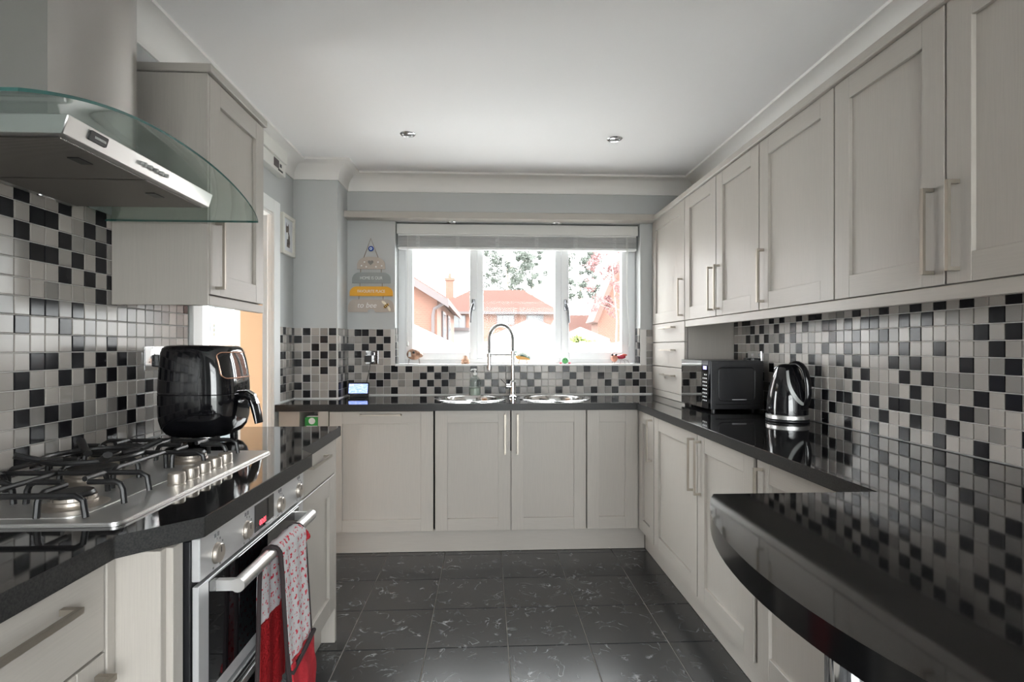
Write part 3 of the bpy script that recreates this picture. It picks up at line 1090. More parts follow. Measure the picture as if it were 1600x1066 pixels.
# ------------------------------------------------------------------ double oven
OX = -0.560
ov = thing('double_oven', 'stainless steel built-under double oven with four dials and a red clock', 'oven', (-0.85, 1.395, 0.135))
box('body', -1.15, OX - 0.012, 1.085, 1.705, 0.136, 0.838, black_mt, ov, 0)
box('control_panel', OX - 0.012, OX + 0.004, 1.092, 1.700, 0.757, 0.842, oven_steel, ov, 0.002)
ds = box('display', OX + 0.004, OX + 0.0055, 1.345, 1.462, 0.768, 0.833, black_glass, ov, 0)
text_obj('clock_digits', '00:01', 0.019, mat('red_led', (0.5, 0.02, 0.02), 0.5, emit=(1.0, 0.05, 0.07), es=1.6), ds, (OX + 0.0058, 1.392, 0.783), (0, 1, 0), (0, 0, 1), 0.0002)
for yk in (1.160, 1.302, 1.508, 1.655):
    bm = NB()
    lathe(bm, [(0, 0), (0.0215, 0), (0.0215, 0.002), (0.0195, 0.003), (0.0190, 0.009), (0.0175, 0.0105), (0, 0.0108)], (OX + 0.003, yk, 0.790), 28, (1, 0, 0))
    k = obj('dial', bm, knob_m, ov)
    box('pointer', OX + 0.0137, OX + 0.0142, yk - 0.0012, yk + 0.0012, 0.792, 0.803, black_mt, k, 0)
    bm = NB()
    for a in range(7):
        t = PI * (0.05 + 0.9 * a / 6) if a < 4 else PI * (1.05 + 0.3 * (a - 3))
        cx_, cz_ = yk + 0.031 * math.cos(t), 0.790 + 0.031 * math.sin(t) * 0.95
        bx(bm, OX + 0.004, OX + 0.0046, cx_ - 0.002, cx_ + 0.002, cz_ - 0.0022, cz_ + 0.0022)
    bx(bm, OX + 0.004, OX + 0.0046, yk - 0.012, yk - 0.002, 0.8235, 0.8315)
    bx(bm, OX + 0.004, OX + 0.0046, yk + 0.001, yk + 0.010, 0.8235, 0.8325)
    obj('dial_marking', bm, print_m, ov, smooth=False)
def oven_door(z0, z1, hz, bar=True):
    bm = NB()
    bx(bm, OX - 0.010, OX + 0.002, 1.092, 1.132, z0, z1)
    bx(bm, OX - 0.010, OX + 0.002, 1.660, 1.700, z0, z1)
    bx(bm, OX - 0.010, OX + 0.002, 1.132, 1.660, z1 - 0.006, z1)
    bx(bm, OX - 0.010, OX + 0.002, 1.132, 1.660, z0, z0 + 0.03)
    bev(bm, 0.001, 1)
    d = obj('oven_door', bm, oven_steel, ov)
    box('door_glass', OX - 0.009, OX + 0.003, 1.132, 1.660, z0 + 0.03, z1 - 0.006, black_glass, d, 0.0008)
    bm = NB()
    if not bar:
        bx(bm, OX + 0.003, OX + 0.013, 1.14, 1.65, hz - 0.009, hz + 0.009)
        bev(bm, 0.003, 2)
        obj('door_handle', bm, steelh_m, d)
        return
    tube(bm, [(OX + 0.047, 1.158, hz), (OX + 0.047, 1.640, hz)], 0.0145, 16)
    for yy in (1.166, 1.632):
        bx(bm, OX + 0.003, OX + 0.047, yy - 0.007, yy + 0.007, hz - 0.011, hz + 0.011)
    obj('door_handle', bm, steelh_m, d)
oven_door(0.492, 0.748, 0.722)
oven_door(0.140, 0.480, 0.455, False)

# ------------------------------------------------------------------ oven glove over the handle
gl = thing('oven_glove', 'double oven glove with red pockets draped over the oven handle', 'oven glove', (-0.51, 1.43, 0.25))
hz, hx = 0.722, OX + 0.047
def glove_path(s):
    """s in 0..1 back bottom -> over the bar -> front bottom; returns (x, z)"""
    pts = [(hx - 0.020, 0.36), (hx - 0.019, 0.50), (hx - 0.018, 0.66), (hx - 0.0165, 0.722), (hx - 0.012, 0.7335), (hx, 0.7395), (hx + 0.012, 0.7345), (hx + 0.0185, 0.720),
           (hx + 0.021, 0.66), (hx + 0.028, 0.50), (hx + 0.034, 0.38), (hx + 0.036, 0.26)]
    t = s * (len(pts) - 1)
    i = min(int(t), len(pts) - 2)
    f = t - i
    a, b = pts[i], pts[i + 1]
    return a[0] * (1 - f) + b[0] * f, a[1] * (1 - f) + b[1] * f
def glove_y(s, q):
    lo = 1.300 + 0.070 * s
    hi = 1.465 + 0.075 * s
    return lo * (1 - q) + hi * q
def glove_sheet(s0, s1, n, th, off, m, name, puff=0.0, q0=0.0, q1=1.0, arc=0.0):
    bm = NB()
    nq = 12
    grid = {}
    for side in (0, 1):
        for i in range(n + 1):
            for k in range(nq + 1):
                s = s0 + (s1 - s0) * i / n
                q = q0 + (q1 - q0) * k / nq
                x, z = glove_path(s)
                x2, z2 = glove_path(min(1, s + 0.01))
                x1, z1 = glove_path(max(0, s - 0.01))
                tx, tz = x2 - x1, z2 - z1
                L = math.hypot(tx, tz) or 1
                nx, nz = tz / L, -tx / L
                nx, nz = -nx, -nz            # outward (away from bar)
                wave = (0.0030 * math.sin(q * 15 + s * 9) + 0.0016 * math.sin(q * 29 - s * 23)) * (0.25 + abs(s - 0.45) * 2.0)
                bulge = puff * math.sin(PI * k / nq) * math.sin(PI * min(1, max(0, i / n)) * 0.9 + 0.2)
                if puff:
                    bulge += 0.0022 * math.sin(q * 28 + s * 10) * math.sin(s * 70)
                d = off + wave + (th / 2 + max(0, bulge)) * (1 if side == 0 else -1 if not puff else -0.2)
                dz = arc * (1 - 4 * (k / nq - 0.5) ** 2)
                grid[side, i, k] = bm.verts.new((x + nx * d, glove_y(s, q), z + nz * d + (dz if s > 0.5 else -0) * (1 if i == 0 else 0)))
    for i in range(n):
        for k in range(nq):
            for side in (0, 1):
                bm.faces.new([grid[side, i, k], grid[side, i, k + 1], grid[side, i + 1, k + 1], grid[side, i + 1, k]])
    for i in range(n):
        for k in (0, nq):
            bm.faces.new([grid[0, i, k], grid[0, i + 1, k], grid[1, i + 1, k], grid[1, i, k]])
    for k in range(nq):
        for i in (0, n):
            bm.faces.new([grid[0, i, k], grid[0, i, k + 1], grid[1, i, k + 1], grid[1, i, k]])
    return obj(name, bm, m, gl, angle=60)
# outward normal: over the bar the sheet lies outside; sign chosen so "off" moves away from the handle
glove_sheet(0.0, 1.0, 60, 0.006, 0.0, print_cloth, 'padded_strip')
glove_sheet(0.865, 1.0, 16, 0.006, 0.006, red_cloth, 'front_pocket', 0.012)
glove_sheet(0.0, 0.125, 16, 0.004, -0.005, red_fluff, 'back_pocket', 0.0)
for q, nm in ((0.0, 'binding'), (1.0, 'binding')):
    bm = NB()
    tube(bm, [(glove_path(i / 50)[0], glove_y(i / 50, q), glove_path(i / 50)[1]) for i in range(51)], 0.0055, 8)
    obj(nm, bm, dark_binding, gl)
bm = NB()
tube(bm, [(glove_path(0.865)[0] + 0.010 + 0.006 * math.sin(PI * k / 10), glove_y(0.865, k / 10), glove_path(0.865)[1] + 0.010 * (1 - 4 * (k / 10 - 0.5) ** 2) - 0.02 * (1 - k / 10)) for k in range(11)], 0.006, 8)
obj('pocket_binding', bm, dark_binding, gl)
bm = NB()
for k in range(14):
    sphere(bm, (hx + 0.012 + R.uniform(-0.01, 0.01), 1.528 + R.uniform(-0.008, 0.012), 0.690 + R.uniform(-0.015, 0.015)), 0.009, 8)
obj('hanging_loop', bm, red_cloth, gl)

# ------------------------------------------------------------------ gas hob
hob = thing('gas_hob', 'five-burner stainless steel gas hob with black pan supports', 'hob', (-0.92, 1.395, WT))
bm = NB()
HX0, HX1, HY0, HY1 = -1.175, -0.672, 1.037, 1.757
prism(bm, rounded_rect(HX0, HX1, HY0, HY1, 0.02), WT + 0.0005, WT + 0.004)
prism(bm, rounded_rect(HX0 + 0.004, HX1 - 0.004, HY0 + 0.004, HY1 - 0.004, 0.018), WT + 0.004, WT + 0.007)
prism(bm, rounded_rect(HX0 + 0.03, HX1 - 0.10, HY0 + 0.035, HY1 - 0.035, 0.03), WT + 0.0069, WT + 0.0085)
obj('hob_plate', bm, steelh_m, hob)
Z0 = WT + 0.0085
burn = [(-0.845, 1.165, 0.040), (-1.065, 1.185, 0.033), (-0.965, 1.395, 0.058), (-0.838, 1.600, 0.040), (-1.065, 1.605, 0.048)]
for bx_, by_, br in burn:
    bm = NB()
    lathe(bm, [(0, 0), (br * 1.55, 0), (br * 1.45, 0.002), (br * 1.05, 0.004), (br * 1.05, 0.010), (br * 0.98, 0.012), (br * 0.98, 0.018), (0, 0.018)], (bx_, by_, Z0), 32)
    b_ = obj('burner', bm, knob_m, hob)
    bm = NB()
    lathe(bm, [(0, 0), (br * 0.90, 0), (br * 0.94, 0.004), (br * 0.85, 0.010), (br * 0.3, 0.0115), (0, 0.0115)], (bx_, by_, Z0 + 0.018), 32)
    for i in range(20):
        a = 2 * PI * i / 20
        bx(bm, bx_ + br * 0.92 * math.cos(a) - 0.002, bx_ + br * 0.92 * math.cos(a) + 0.002, by_ + br * 0.92 * math.sin(a) - 0.002, by_ + br * 0.92 * math.sin(a) + 0.002, Z0 + 0.0125, Z0 + 0.018)
    obj('burner_cap', bm, iron_m, b_)
def support(bm, cx_, cy_, reach, inner, top, angs, r=0.0058):
    for a in angs:
        c_, s_ = math.cos(a), math.sin(a)
        k = reach / max(abs(c_), abs(s_))
        foot = (cx_ + c_ * k, cy_ + s_ * k)
        pts = [(foot[0], foot[1], Z0 - 0.001), (foot[0] - c_ * 0.003, foot[1] - s_ * 0.003, Z0 + top - 0.016), (foot[0] - c_ * 0.008, foot[1] - s_ * 0.008, Z0 + top - 0.005),
               (foot[0] - c_ * 0.018, foot[1] - s_ * 0.018, Z0 + top), (cx_ + c_ * inner, cy_ + s_ * inner, Z0 + top)]
        tube(bm, pts, r, 8, rx=r * 1.05)
TOP = 0.044
for yc, pair in ((1.17, (-0.845, -1.065)), (1.602, (-0.838, -1.065))):
    bm = NB()
    for xc in pair:
        support(bm, xc, yc, 0.098, 0.026, TOP, [0, PI / 2, PI, 1.5 * PI])
    xm = sum(pair) / 2
    for dy in (-0.098, 0.098):
        tube(bm, [(xm - 0.20, yc + dy, Z0), (xm - 0.195, yc + dy, Z0 + TOP - 0.012), (xm - 0.18, yc + dy, Z0 + TOP - 0.003), (xm + 0.18, yc + dy, Z0 + TOP - 0.003), (xm + 0.195, yc + dy, Z0 + TOP - 0.012), (xm + 0.20, yc + dy, Z0)], 0.0058, 8)
    tube(bm, [(xm, yc - 0.098, Z0 + TOP - 0.003), (xm, yc + 0.098, Z0 + TOP - 0.003)], 0.0058, 8)
    obj('pan_support', bm, iron_m, hob)
bm = NB()
support(bm, -0.965, 1.395, 0.110, 0.035, TOP + 0.002, [0, PI / 2, PI, 1.5 * PI])
for dx in (-0.115, 0.115):
    tube(bm, [(-0.965 + dx, 1.29, Z0), (-0.965 + dx, 1.293, Z0 + TOP - 0.006), (-0.965 + dx, 1.305, Z0 + TOP), (-0.965 + dx, 1.485, Z0 + TOP), (-0.965 + dx, 1.497, Z0 + TOP - 0.006), (-0.965 + dx, 1.50, Z0)], 0.0058, 8)
obj('pan_support', bm, iron_m, hob)
bm = NB()
tube(bm, [(-0.965 + 0.10 * math.cos(2 * PI * i / 36), 1.395 + 0.10 * math.sin(2 * PI * i / 36), Z0 + TOP + 0.012) for i in range(36)], 0.006, 8, closed=True)
for a in (PI / 4, 3 * PI / 4, 5 * PI / 4, 7 * PI / 4):
    c_, s_ = math.cos(a), math.sin(a)
    tube(bm, [(-0.965 + c_ * 0.06, 1.395 + s_ * 0.06, Z0 + TOP + 0.008), (-0.965 + c_ * 0.10, 1.395 + s_ * 0.10, Z0 + TOP + 0.014), (-0.965 + c_ * 0.145, 1.395 + s_ * 0.145, Z0 + TOP + 0.032)], 0.0075, 8, rx=0.010)
obj('wok_ring', bm, iron_m, hob)
for xk, yk in ((-0.727, 1.325), (-0.725, 1.383), (-0.725, 1.440), (-0.725, 1.500), (-0.725, 1.560)):
    bm = NB()
    lathe(bm, [(0, 0), (0.0195, 0), (0.0195, 0.002), (0.0175, 0.004), (0.0190, 0.012), (0.0180, 0.027), (0.0160, 0.029), (0, 0.029)], (xk, yk, WT + 0.007), 28)
    obj('control_knob', bm, knob_m, hob)

# ------------------------------------------------------------------ extractor hood
hd = thing('extractor_hood', 'stainless chimney extractor hood with a curved glass canopy', 'extractor hood', (-1.05, 1.38, 1.62))
CY = 1.378
bm = NB()
outl = [(-1.218, CY - 0.15), (-0.945, CY - 0.15)]
for i in range(13):
    a = -1 + 2 * i / 12
    outl.append((-0.945 + 0.055 * (1 - a * a), CY + 0.15 * a))
outl += [(-1.218, CY + 0.15)]
prism(bm, outl, 1.705, ZC - 0.005)
obj('chimney', bm, steel_m, hd, angle=25)
bm = NB()
prism(bm, [(-1.218, 1.628), (-0.818, 1.628), (-0.806, 1.667), (-1.218, 1.667)], 1.098, 1.660, lambda a, b, c: (a, c, b))
bev(bm, 0.002, 1)
hb = obj('hood_body', bm, steelh_m, hd)
bm = NB()
bx(bm, -1.20, -0.90, CY - 0.17, CY + 0.17, 1.667, 1.712)
bev(bm, 0.004, 2)
obj('motor_collar', bm, steelh_m, hd)
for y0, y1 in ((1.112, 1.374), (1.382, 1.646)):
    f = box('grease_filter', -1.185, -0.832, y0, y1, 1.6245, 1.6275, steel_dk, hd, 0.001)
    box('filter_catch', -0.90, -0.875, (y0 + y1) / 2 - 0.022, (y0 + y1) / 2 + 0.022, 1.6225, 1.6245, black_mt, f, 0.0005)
for yl in (1.20, 1.56):
    bm = NB()
    lathe(bm, [(0, 0), (0.028, 0), (0.030, 0.003), (0.030, 0.006), (0, 0.006)], (-1.203, yl, 1.623), 20, sx=0.5)
    obj('hood_lamp', bm, chrome_m, hd)
# control buttons and name badge on the sloping front (plane x = -0.818 + 0.308 (z - 1.628))
fx = lambda z: -0.818 + 0.308 * (z - 1.628)
for yk in (1.333, 1.356, 1.379, 1.402, 1.422):
    bm = NB()
    cyl(bm, (fx(1.650) - 0.001, yk, 1.650), (fx(1.650) + 0.010, yk, 1.647), 0.0048, n=14)
    obj('button', bm, grey_pl, hd)
bm = NB()
prism(bm, rounded_rect(1.158, 1.210, 1.641, 1.660, 0.003, 3), -0.0005, 0.004, lambda a, b, c: (fx(b) + c, a, b))
bd = obj('badge', bm, black_mt, hd)
bm = NB()
for k in range(8):
    yy = 1.172 + k * 0.0042
    bx(bm, fx(1.650) + 0.0035, fx(1.650) + 0.0048, yy, yy + 0.0030, 1.6475, 1.6525)
obj('badge_lettering', bm, lgrey_pl, bd, smooth=False)
# glass canopy: arched along Y
bm = NB()
n = 36
HW = 0.457
def gz(t):
    return 1.700 - 0.077 * abs(t) ** 2.2
tops, bots = [], []
for i in range(n + 1):
    t = -1 + 2 * i / n
    y = CY - 0.02 + HW * t
    z = gz(t)
    xf = -0.722 - 0.016 * abs(t) ** 8
    xb = -1.222 + 0.0 * t
    tops.append([bm.verts.new((xb + (xf - xb) * k / 4, y, z + 0.003)) for k in range(5)])
    bots.append([bm.verts.new((xb + (xf - xb) * k / 4, y, z - 0.003)) for k in range(5)])
for i in range(n):
    for k in range(4):
        bm.faces.new((tops[i][k], tops[i][k + 1], tops[i + 1][k + 1], tops[i + 1][k]))
        bm.faces.new((bots[i][k], bots[i][k + 1], bots[i + 1][k + 1], bots[i + 1][k]))
    for k in (0, 4):
        f = bm.faces.new((tops[i][k], tops[i + 1][k], bots[i + 1][k], bots[i][k]))
        f.material_index = 1
for i in (0, n):
    for k in range(4):
        f = bm.faces.new((tops[i][k], tops[i][k + 1], bots[i][k + 1], bots[i][k]))
        f.material_index = 1
obj('glass_canopy', bm, [hood_glass, glass_edge], hd)

# ------------------------------------------------------------------ air fryer
af = thing('air_fryer', 'glossy black air fryer with a copper-framed panel', 'air fryer', (-1.06, 2.05, WT))
def superloft(bm, secs, c, e=3.4, n=56):
    rings = []
    for z, hx_, hy_, ox in secs:
        ring = []
        for i in range(n):
            a = 2 * PI * i / n
            ca, sa = math.cos(a), math.sin(a)
            ring.append(bm.verts.new((c[0] + ox + hx_ * math.copysign(abs(ca) ** (2 / e), ca), c[1] + hy_ * math.copysign(abs(sa) ** (2 / e), sa), z)))
        rings.append(ring)
    for a, b in zip(rings, rings[1:]):
        for i in range(n):
            j = (i + 1) % n
            bm.faces.new((a[i], a[j], b[j], b[i]))
    bm.faces.new(rings[0])
    bm.faces.new(rings[-1])
AC = (-1.022, 2.05)
bm = NB()
superloft(bm, [(1.052, 0.1335, 0.130, 0), (1.09, 0.132, 0.129, 0), (1.13, 0.129, 0.127, -0.001), (1.17, 0.124, 0.124, -0.003), (1.20, 0.119, 0.120, -0.006), (1.212, 0.114, 0.116, -0.007), (1.220, 0.104, 0.106, -0.008), (1.224, 0.08, 0.08, -0.008)], AC)
fb = obj('upper_body', bm, black_gl, af, angle=60)
bm = NB()
superloft(bm, [(0.897, 0.075, 0.075, 0), (0.900, 0.092, 0.092, 0), (0.910, 0.110, 0.108, 0), (0.930, 0.124, 0.121, 0), (0.96, 0.131, 0.128, 0), (0.99, 0.133, 0.130, 0), (1.048, 0.1335, 0.130, 0), (1.051, 0.1315, 0.128, 0), (1.052, 0.12, 0.12, 0)], AC)
obj('basket_drawer', bm, black_gl, af, angle=60)
for dx, dy in ((-0.07, -0.07), (0.07, -0.07), (-0.07, 0.07), (0.07, 0.07)):
    bm = NB()
    cyl(bm, (AC[0] + dx, AC[1] + dy, WT), (AC[0] + dx, AC[1] + dy, 0.902), 0.014, n=14)
    obj('foot', bm, black_mt, af)
# front panel: a curved shield with copper outline on the +X face
def fsurf(y, z):
    for (z0, hx0, hy0, o0), (z1, hx1, hy1, o1) in zip(FS, FS[1:]):
        if z0 <= z <= z1:
            f = (z - z0) / (z1 - z0)
            hx_, hy_, o_ = hx0 + (hx1 - hx0) * f, hy0 + (hy1 - hy0) * f, o0 + (o1 - o0) * f
            return AC[0] + o_ + hx_ * max(0, 1 - abs((y - AC[1]) / hy_) ** 3.4) ** (1 / 3.4)
FS = [(1.05, 0.1335, 0.130, 0), (1.09, 0.132, 0.129, 0), (1.13, 0.129, 0.127, -0.001), (1.17, 0.124, 0.124, -0.003), (1.20, 0.119, 0.120, -0.006), (1.212, 0.114, 0.116, -0.007)]
outl = rounded_rect(AC[1] - 0.106, AC[1] + 0.106, 1.106, 1.197, 0.018, 6)
pts = []
for i in range(len(outl)):
    a, b = outl[i], outl[(i + 1) % len(outl)]
    m_ = max(1, int(math.hypot(b[0] - a[0], b[1] - a[1]) / 0.008))
    for k in range(m_):
        pts.append((a[0] + (b[0] - a[0]) * k / m_, a[1] + (b[1] - a[1]) * k / m_))
bm = NB()
tube(bm, [(fsurf(y, z) + 0.001, y, z) for y, z in pts], 0.0022, 8, closed=True)
pn = obj('copper_frame', bm, copper_m, af)
# handle: arched grip leaving the drawer and turning down
bm = NB()
hp = [(-0.912, 1.018), (-0.893, 1.040), (-0.872, 1.042), (-0.854, 1.028), (-0.845, 1.000), (-0.837, 0.968), (-0.831, 0.938)]
tube(bm, [(x, AC[1], z) for x, z in hp], [0.015, 0.0155, 0.0155, 0.0155, 0.015, 0.014, 0.012], 16, rx=0.024)
obj('handle', bm, black_gl, af)
bm = NB()
tube(bm, [(-0.900, AC[1], 1.053), (-0.886, AC[1], 1.0578), (-0.868, AC[1], 1.0575), (-0.846, AC[1], 1.043), (-0.834, AC[1], 1.010)], 0.0018, 8, rx=0.014)
obj('handle_trim', bm, chrome_m, af)

# ------------------------------------------------------------------ sockets
def socket(name, label, F, w, h, plug=None, switches=1):
    t = thing(name, label, 'socket', F.p(w / 2, 0, 0))
    bm = NB()
    F.bx(bm, 0, w, 0, h, 0.0, 0.006)
    bev(bm, 0.002, 2)
    obj('plate', bm, chrome_m, t)
    for k in range(switches):
        cx_ = w * (k + 0.5) / switches
        F.box('switch', cx_ + 0.006, cx_ + 0.018, h * 0.66, h * 0.88, 0.006, 0.011, chrome_m, t)
        bm = NB()
        F.bx(bm, cx_ - 0.003, cx_ + 0.003, h * 0.50, h * 0.60, 0.006, 0.0068)
        F.bx(bm, cx_ - 0.014, cx_ - 0.007, h * 0.34, h * 0.38, 0.006, 0.0068)
        F.bx(bm, cx_ + 0.007, cx_ + 0.014, h * 0.34, h * 0.38, 0.006, 0.0068)
        obj('pin_hole', bm, black_mt, t, smooth=False)
    return t
socket('power_socket', 'chrome double power socket beside the air fryer', Face((XL + 0.0105, 2.012, 1.130), (0, 1, 0), (1, 0, 0)), 0.150, 0.088, switches=2)
Fp = Face((XL + 0.017, 2.012, 1.130), (0, 1, 0), (1, 0, 0))
pg = thing('plug', 'black plug pushed into the socket beside the air fryer', 'plug', Fp.p(0.10, 0.03, 0.0))
bm = NB()
Fp.bx(bm, 0.085, 0.130, 0.012, 0.058, 0.001, 0.03)
bev(bm, 0.006, 2)
obj('plug_body', bm, black_mt, pg)
socket('power_socket', 'chrome single power socket above the smart display', Face((-0.823, YB - 0.0105, 1.100), (1, 0, 0), (0, -1, 0)), 0.086, 0.092)
Fp = Face((-0.823, YB - 0.017, 1.100), (1, 0, 0), (0, -1, 0))
pg = thing('plug_adapter', 'square black power adapter with a thin cable down to the display', 'plug', Fp.p(0.03, 0.01, 0))
bm = NB()
Fp.bx(bm, -0.002, 0.050, 0.014, 0.060, 0.001, 0.035)
bev(bm, 0.005, 2)
obj('adapter_body', bm, black_mt, pg)
bm = NB()
tube(bm, [(-0.786, YB - 0.03, 1.116), (-0.790, YB - 0.03, 1.085), (-0.797, YB - 0.035, 1.04), (-0.806, YB - 0.05, 0.99), (-0.812, YB - 0.09, 0.93)], 0.0022, 8)
obj('cable', bm, black_mt, pg)
socket('power_socket', 'chrome double power socket on the tiles behind the microwave', Face((XR - 0.0105, 2.985, 1.105), (0, -1, 0), (-1, 0, 0)), 0.150, 0.090, switches=2)
Fp = Face((XR - 0.017, 2.985, 1.105), (0, -1, 0), (-1, 0, 0))
for a, lb in ((0.012, 'black plug in the microwave socket nearer the dresser unit'), (0.095, 'black plug in the microwave socket nearer the kettle')):
    pg = thing('plug', lb, 'plug', Fp.p(a, 0.01, 0))
    bm = NB()
    Fp.bx(bm, a, a + 0.04, 0.004, 0.052, 0.001, 0.032)
    bev(bm, 0.006, 2)
    obj('plug_body', bm, black_mt, pg)

# ------------------------------------------------------------------ smart display
sd = thing('smart_display', 'small smart display with a glowing blue screen in the tiled corner', 'smart display', (-0.84, 3.66, WT))
tilt = math.radians(14)
def sdp(a, v, w):       # a along X, v up the tilted face, w out of the face
    return (-0.845 + a, 3.665 + v * math.sin(tilt) - w * math.cos(tilt), WT + 0.016 + v * math.cos(tilt) + w * math.sin(tilt))
bm = NB()
prism(bm, rounded_rect(-0.070, 0.070, 0.0, 0.084, 0.006, 3), -0.010, 0.0, sdp)
obj('case', bm, black_mt, sd)
scr = mat('blue_lit_screen', (0.02, 0.03, 0.08), 0.2, emit=(0.16, 0.24, 0.62), es=1.0)
rr = nd(scr, 'ShaderNodeTexNoise')
rr.inputs['Scale'].default_value = 9
r3 = nd(scr, 'ShaderNodeValToRGB')
r3.color_ramp.elements[0].color, r3.color_ramp.elements[1].color = (0.10, 0.19, 0.50, 1), (0.30, 0.33, 0.75, 1)
r3.color_ramp.elements[0].position, r3.color_ramp.elements[1].position = 0.35, 0.65
lk(scr, rr, 'Fac', r3, 'Fac')
lk(scr, r3, 'Color', P(scr), 'Emission Color')
bm = NB()
prism(bm, rounded_rect(-0.062, 0.062, 0.010, 0.074, 0.003, 3), 0.0, 0.0008, sdp)
s_ = obj('screen', bm, scr, sd)
lit_white = mat('lit_white_characters', (0.8, 0.8, 0.8), 0.5, emit=(0.8, 0.85, 1), es=0.9)
text_obj('clock_digits', '10:46', 0.013, lit_white, s_, sdp(-0.045, 0.066, 0.001), (1, 0, 0), (0, math.sin(tilt), math.cos(tilt)), 0.0002)
bm = NB()
prism(bm, [(3.675, WT), (3.745, WT), (3.735, WT + 0.02), (3.69, WT + 0.075), (3.678, WT + 0.03)], -0.90, -0.79, lambda a, b, c: (c, a, b))
bev(bm, 0.004, 2)
obj('speaker_base', bm, black_mt, sd)

# ------------------------------------------------------------------ hanging sign
sg = thing('hanging_sign', 'beehive-shaped hanging sign of four wooden plaques with a bee', 'sign', (-0.785, 3.795, 1.456))
SY = YB - 0.014
taupe = mat('taupe_painted_wood', srgb(178, 166, 156), 0.6)
sage = mat('grey_painted_wood', srgb(140, 144, 142), 0.6)
mustard = mat('mustard_painted_wood', srgb(222, 160, 40), 0.6)
def plaque(name, x0, x1, z0, z1, m, notch=0, heart=False, shoulder=0.05):
    out = []
    w = x1 - x0
    h = z1 - z0
    out.append((x0, z0))
    if notch:
        xm = (x0 + x1) / 2
        for i in range(9):
            a = PI - PI * i / 8
            out.append((xm + notch * math.cos(a), z0 + notch * 0.8 * math.sin(a)))
    out.append((x1, z0))
    out.append((x1, z0 + h * 0.35))
    for i in range(7):
        a = PI / 2 * i / 6
        out.append((x1 - shoulder + shoulder * math.cos(a), z0 + h * 0.35 + h * 0.65 * math.sin(a)))
    for i in range(7):
        a = PI / 2 + PI / 2 * i / 6
        out.append((x0 + shoulder + shoulder * math.cos(a), z0 + h * 0.35 + h * 0.65 * math.sin(a)))
    out.append((x0, z0 + h * 0.35))
    bm = NB()
    prism(bm, out, SY - 0.004, SY + 0.004, lambda a, b, c: (a, c, b))
    return obj(name, bm, m, sg, smooth=False)
p1 = plaque('plaque', -0.880, -0.690, 1.752, 1.836, taupe, shoulder=0.075)
p2 = plaque('plaque', -0.914, -0.652, 1.655, 1.729, sage)
p3 = plaque('plaque', -0.930, -0.638, 1.567, 1.633, mustard)
p4 = plaque('plaque', -0.942, -0.627, 1.457, 1.545, taupe, notch=0.027)
text_obj('lettering', 'HOME IS OUR', 0.030, white_ink, p2, (-0.784, SY - 0.0045, 1.690), (1, 0, 0), (0, 0, 1), 0.0006, 0.82)
text_obj('lettering', 'FAVOURITE PLACE', 0.028, white_ink, p3, (-0.784, SY - 0.0045, 1.599), (1, 0, 0), (0, 0, 1), 0.0006, 0.80)
text_obj('lettering', 'to bee', 0.050, white_ink, p4, (-0.815, SY - 0.0045, 1.503), (1, 0, 0), (0, 0, 1), 0.0006, 1.0, 0.25)
bm = NB()
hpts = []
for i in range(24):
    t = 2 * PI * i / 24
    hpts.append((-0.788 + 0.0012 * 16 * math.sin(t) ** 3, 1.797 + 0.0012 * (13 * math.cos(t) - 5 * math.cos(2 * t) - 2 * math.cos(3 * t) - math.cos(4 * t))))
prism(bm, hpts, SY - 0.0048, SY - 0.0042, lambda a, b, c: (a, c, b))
obj('heart_cutout_standin', bm, mat('shaded_heart_paint', (0.16, 0.15, 0.14), 0.8), p1, smooth=False)  # flat dark heart painted to stand in for a shaded cut-out
for dx, dz in ((-0.062, 1.775), (-0.042, 1.800), (-0.030, 1.768), (0.036, 1.768), (0.050, 1.800), (0.075, 1.775)):
    bm = NB()
    cyl(bm, (-0.788 + dx, SY - 0.004, dz), (-0.788 + dx, SY - 0.005, dz), 0.0055, n=12)
    obj('white_dot', bm, white_ink, p1, smooth=False)
rope_m = mat('brown_twine', (0.20, 0.13, 0.08), 0.9)
bm = NB()
tube(bm, [(-0.842, SY, 1.812), (-0.787, SY - 0.004, 1.962), (-0.730, SY, 1.812)], 0.0022, 6)
for zt, zb, dx in ((1.757, 1.724, 0.070), (1.660, 1.629, 0.076), (1.572, 1.541, 0.082)):
    for s2 in (-1, 1):
        tube(bm, [(-0.786 + s2 * dx, SY, zt), (-0.786 + s2 * dx, SY, zb)], 0.002, 6)
obj('twine', bm, rope_m, sg)
eye_b = mat('cobalt_glass', (0.01, 0.05, 0.30), 0.15)
bm = NB()
lathe(bm, [(0, 0), (0.018, 0), (0.018, 0.003), (0.015, 0.006), (0, 0.007)], (-0.786, SY - 0.001, 1.892), 24, (0, -1, 0))
eb = obj('blue_eye_bead', bm, eye_b, sg)
for r_, m_, d_ in ((0.0095, white_ink, 0.0072), (0.006, mat('pale_blue_glass', (0.2, 0.45, 0.7), 0.2), 0.0076), (0.003, black_mt, 0.008)):
    bm = NB()
    cyl(bm, (-0.786, SY - 0.005, 1.892), (-0.786, SY - 0.001 - d_, 1.892), r_, n=18)
    obj('eye_ring', bm, m_, eb, smooth=False)
bm = NB()
ba = math.radians(40)
def bp_(a, b):
    return (-0.682 + a * math.cos(ba) - b * math.sin(ba), SY - 0.006, 1.500 + a * math.sin(ba) + b * math.cos(ba))
sphere(bm, (0, 0, 0), 1, 12, (0.022, 0.005, 0.010))
bmesh.ops.transform(bm, matrix=Matrix.Translation(bp_(0, 0)) @ Matrix.Rotation(-ba, 4, 'Y'), verts=bm.verts)
be = obj('bee', bm, mat('bee_yellow', srgb(215, 165, 60), 0.6), sg)
bm = NB()
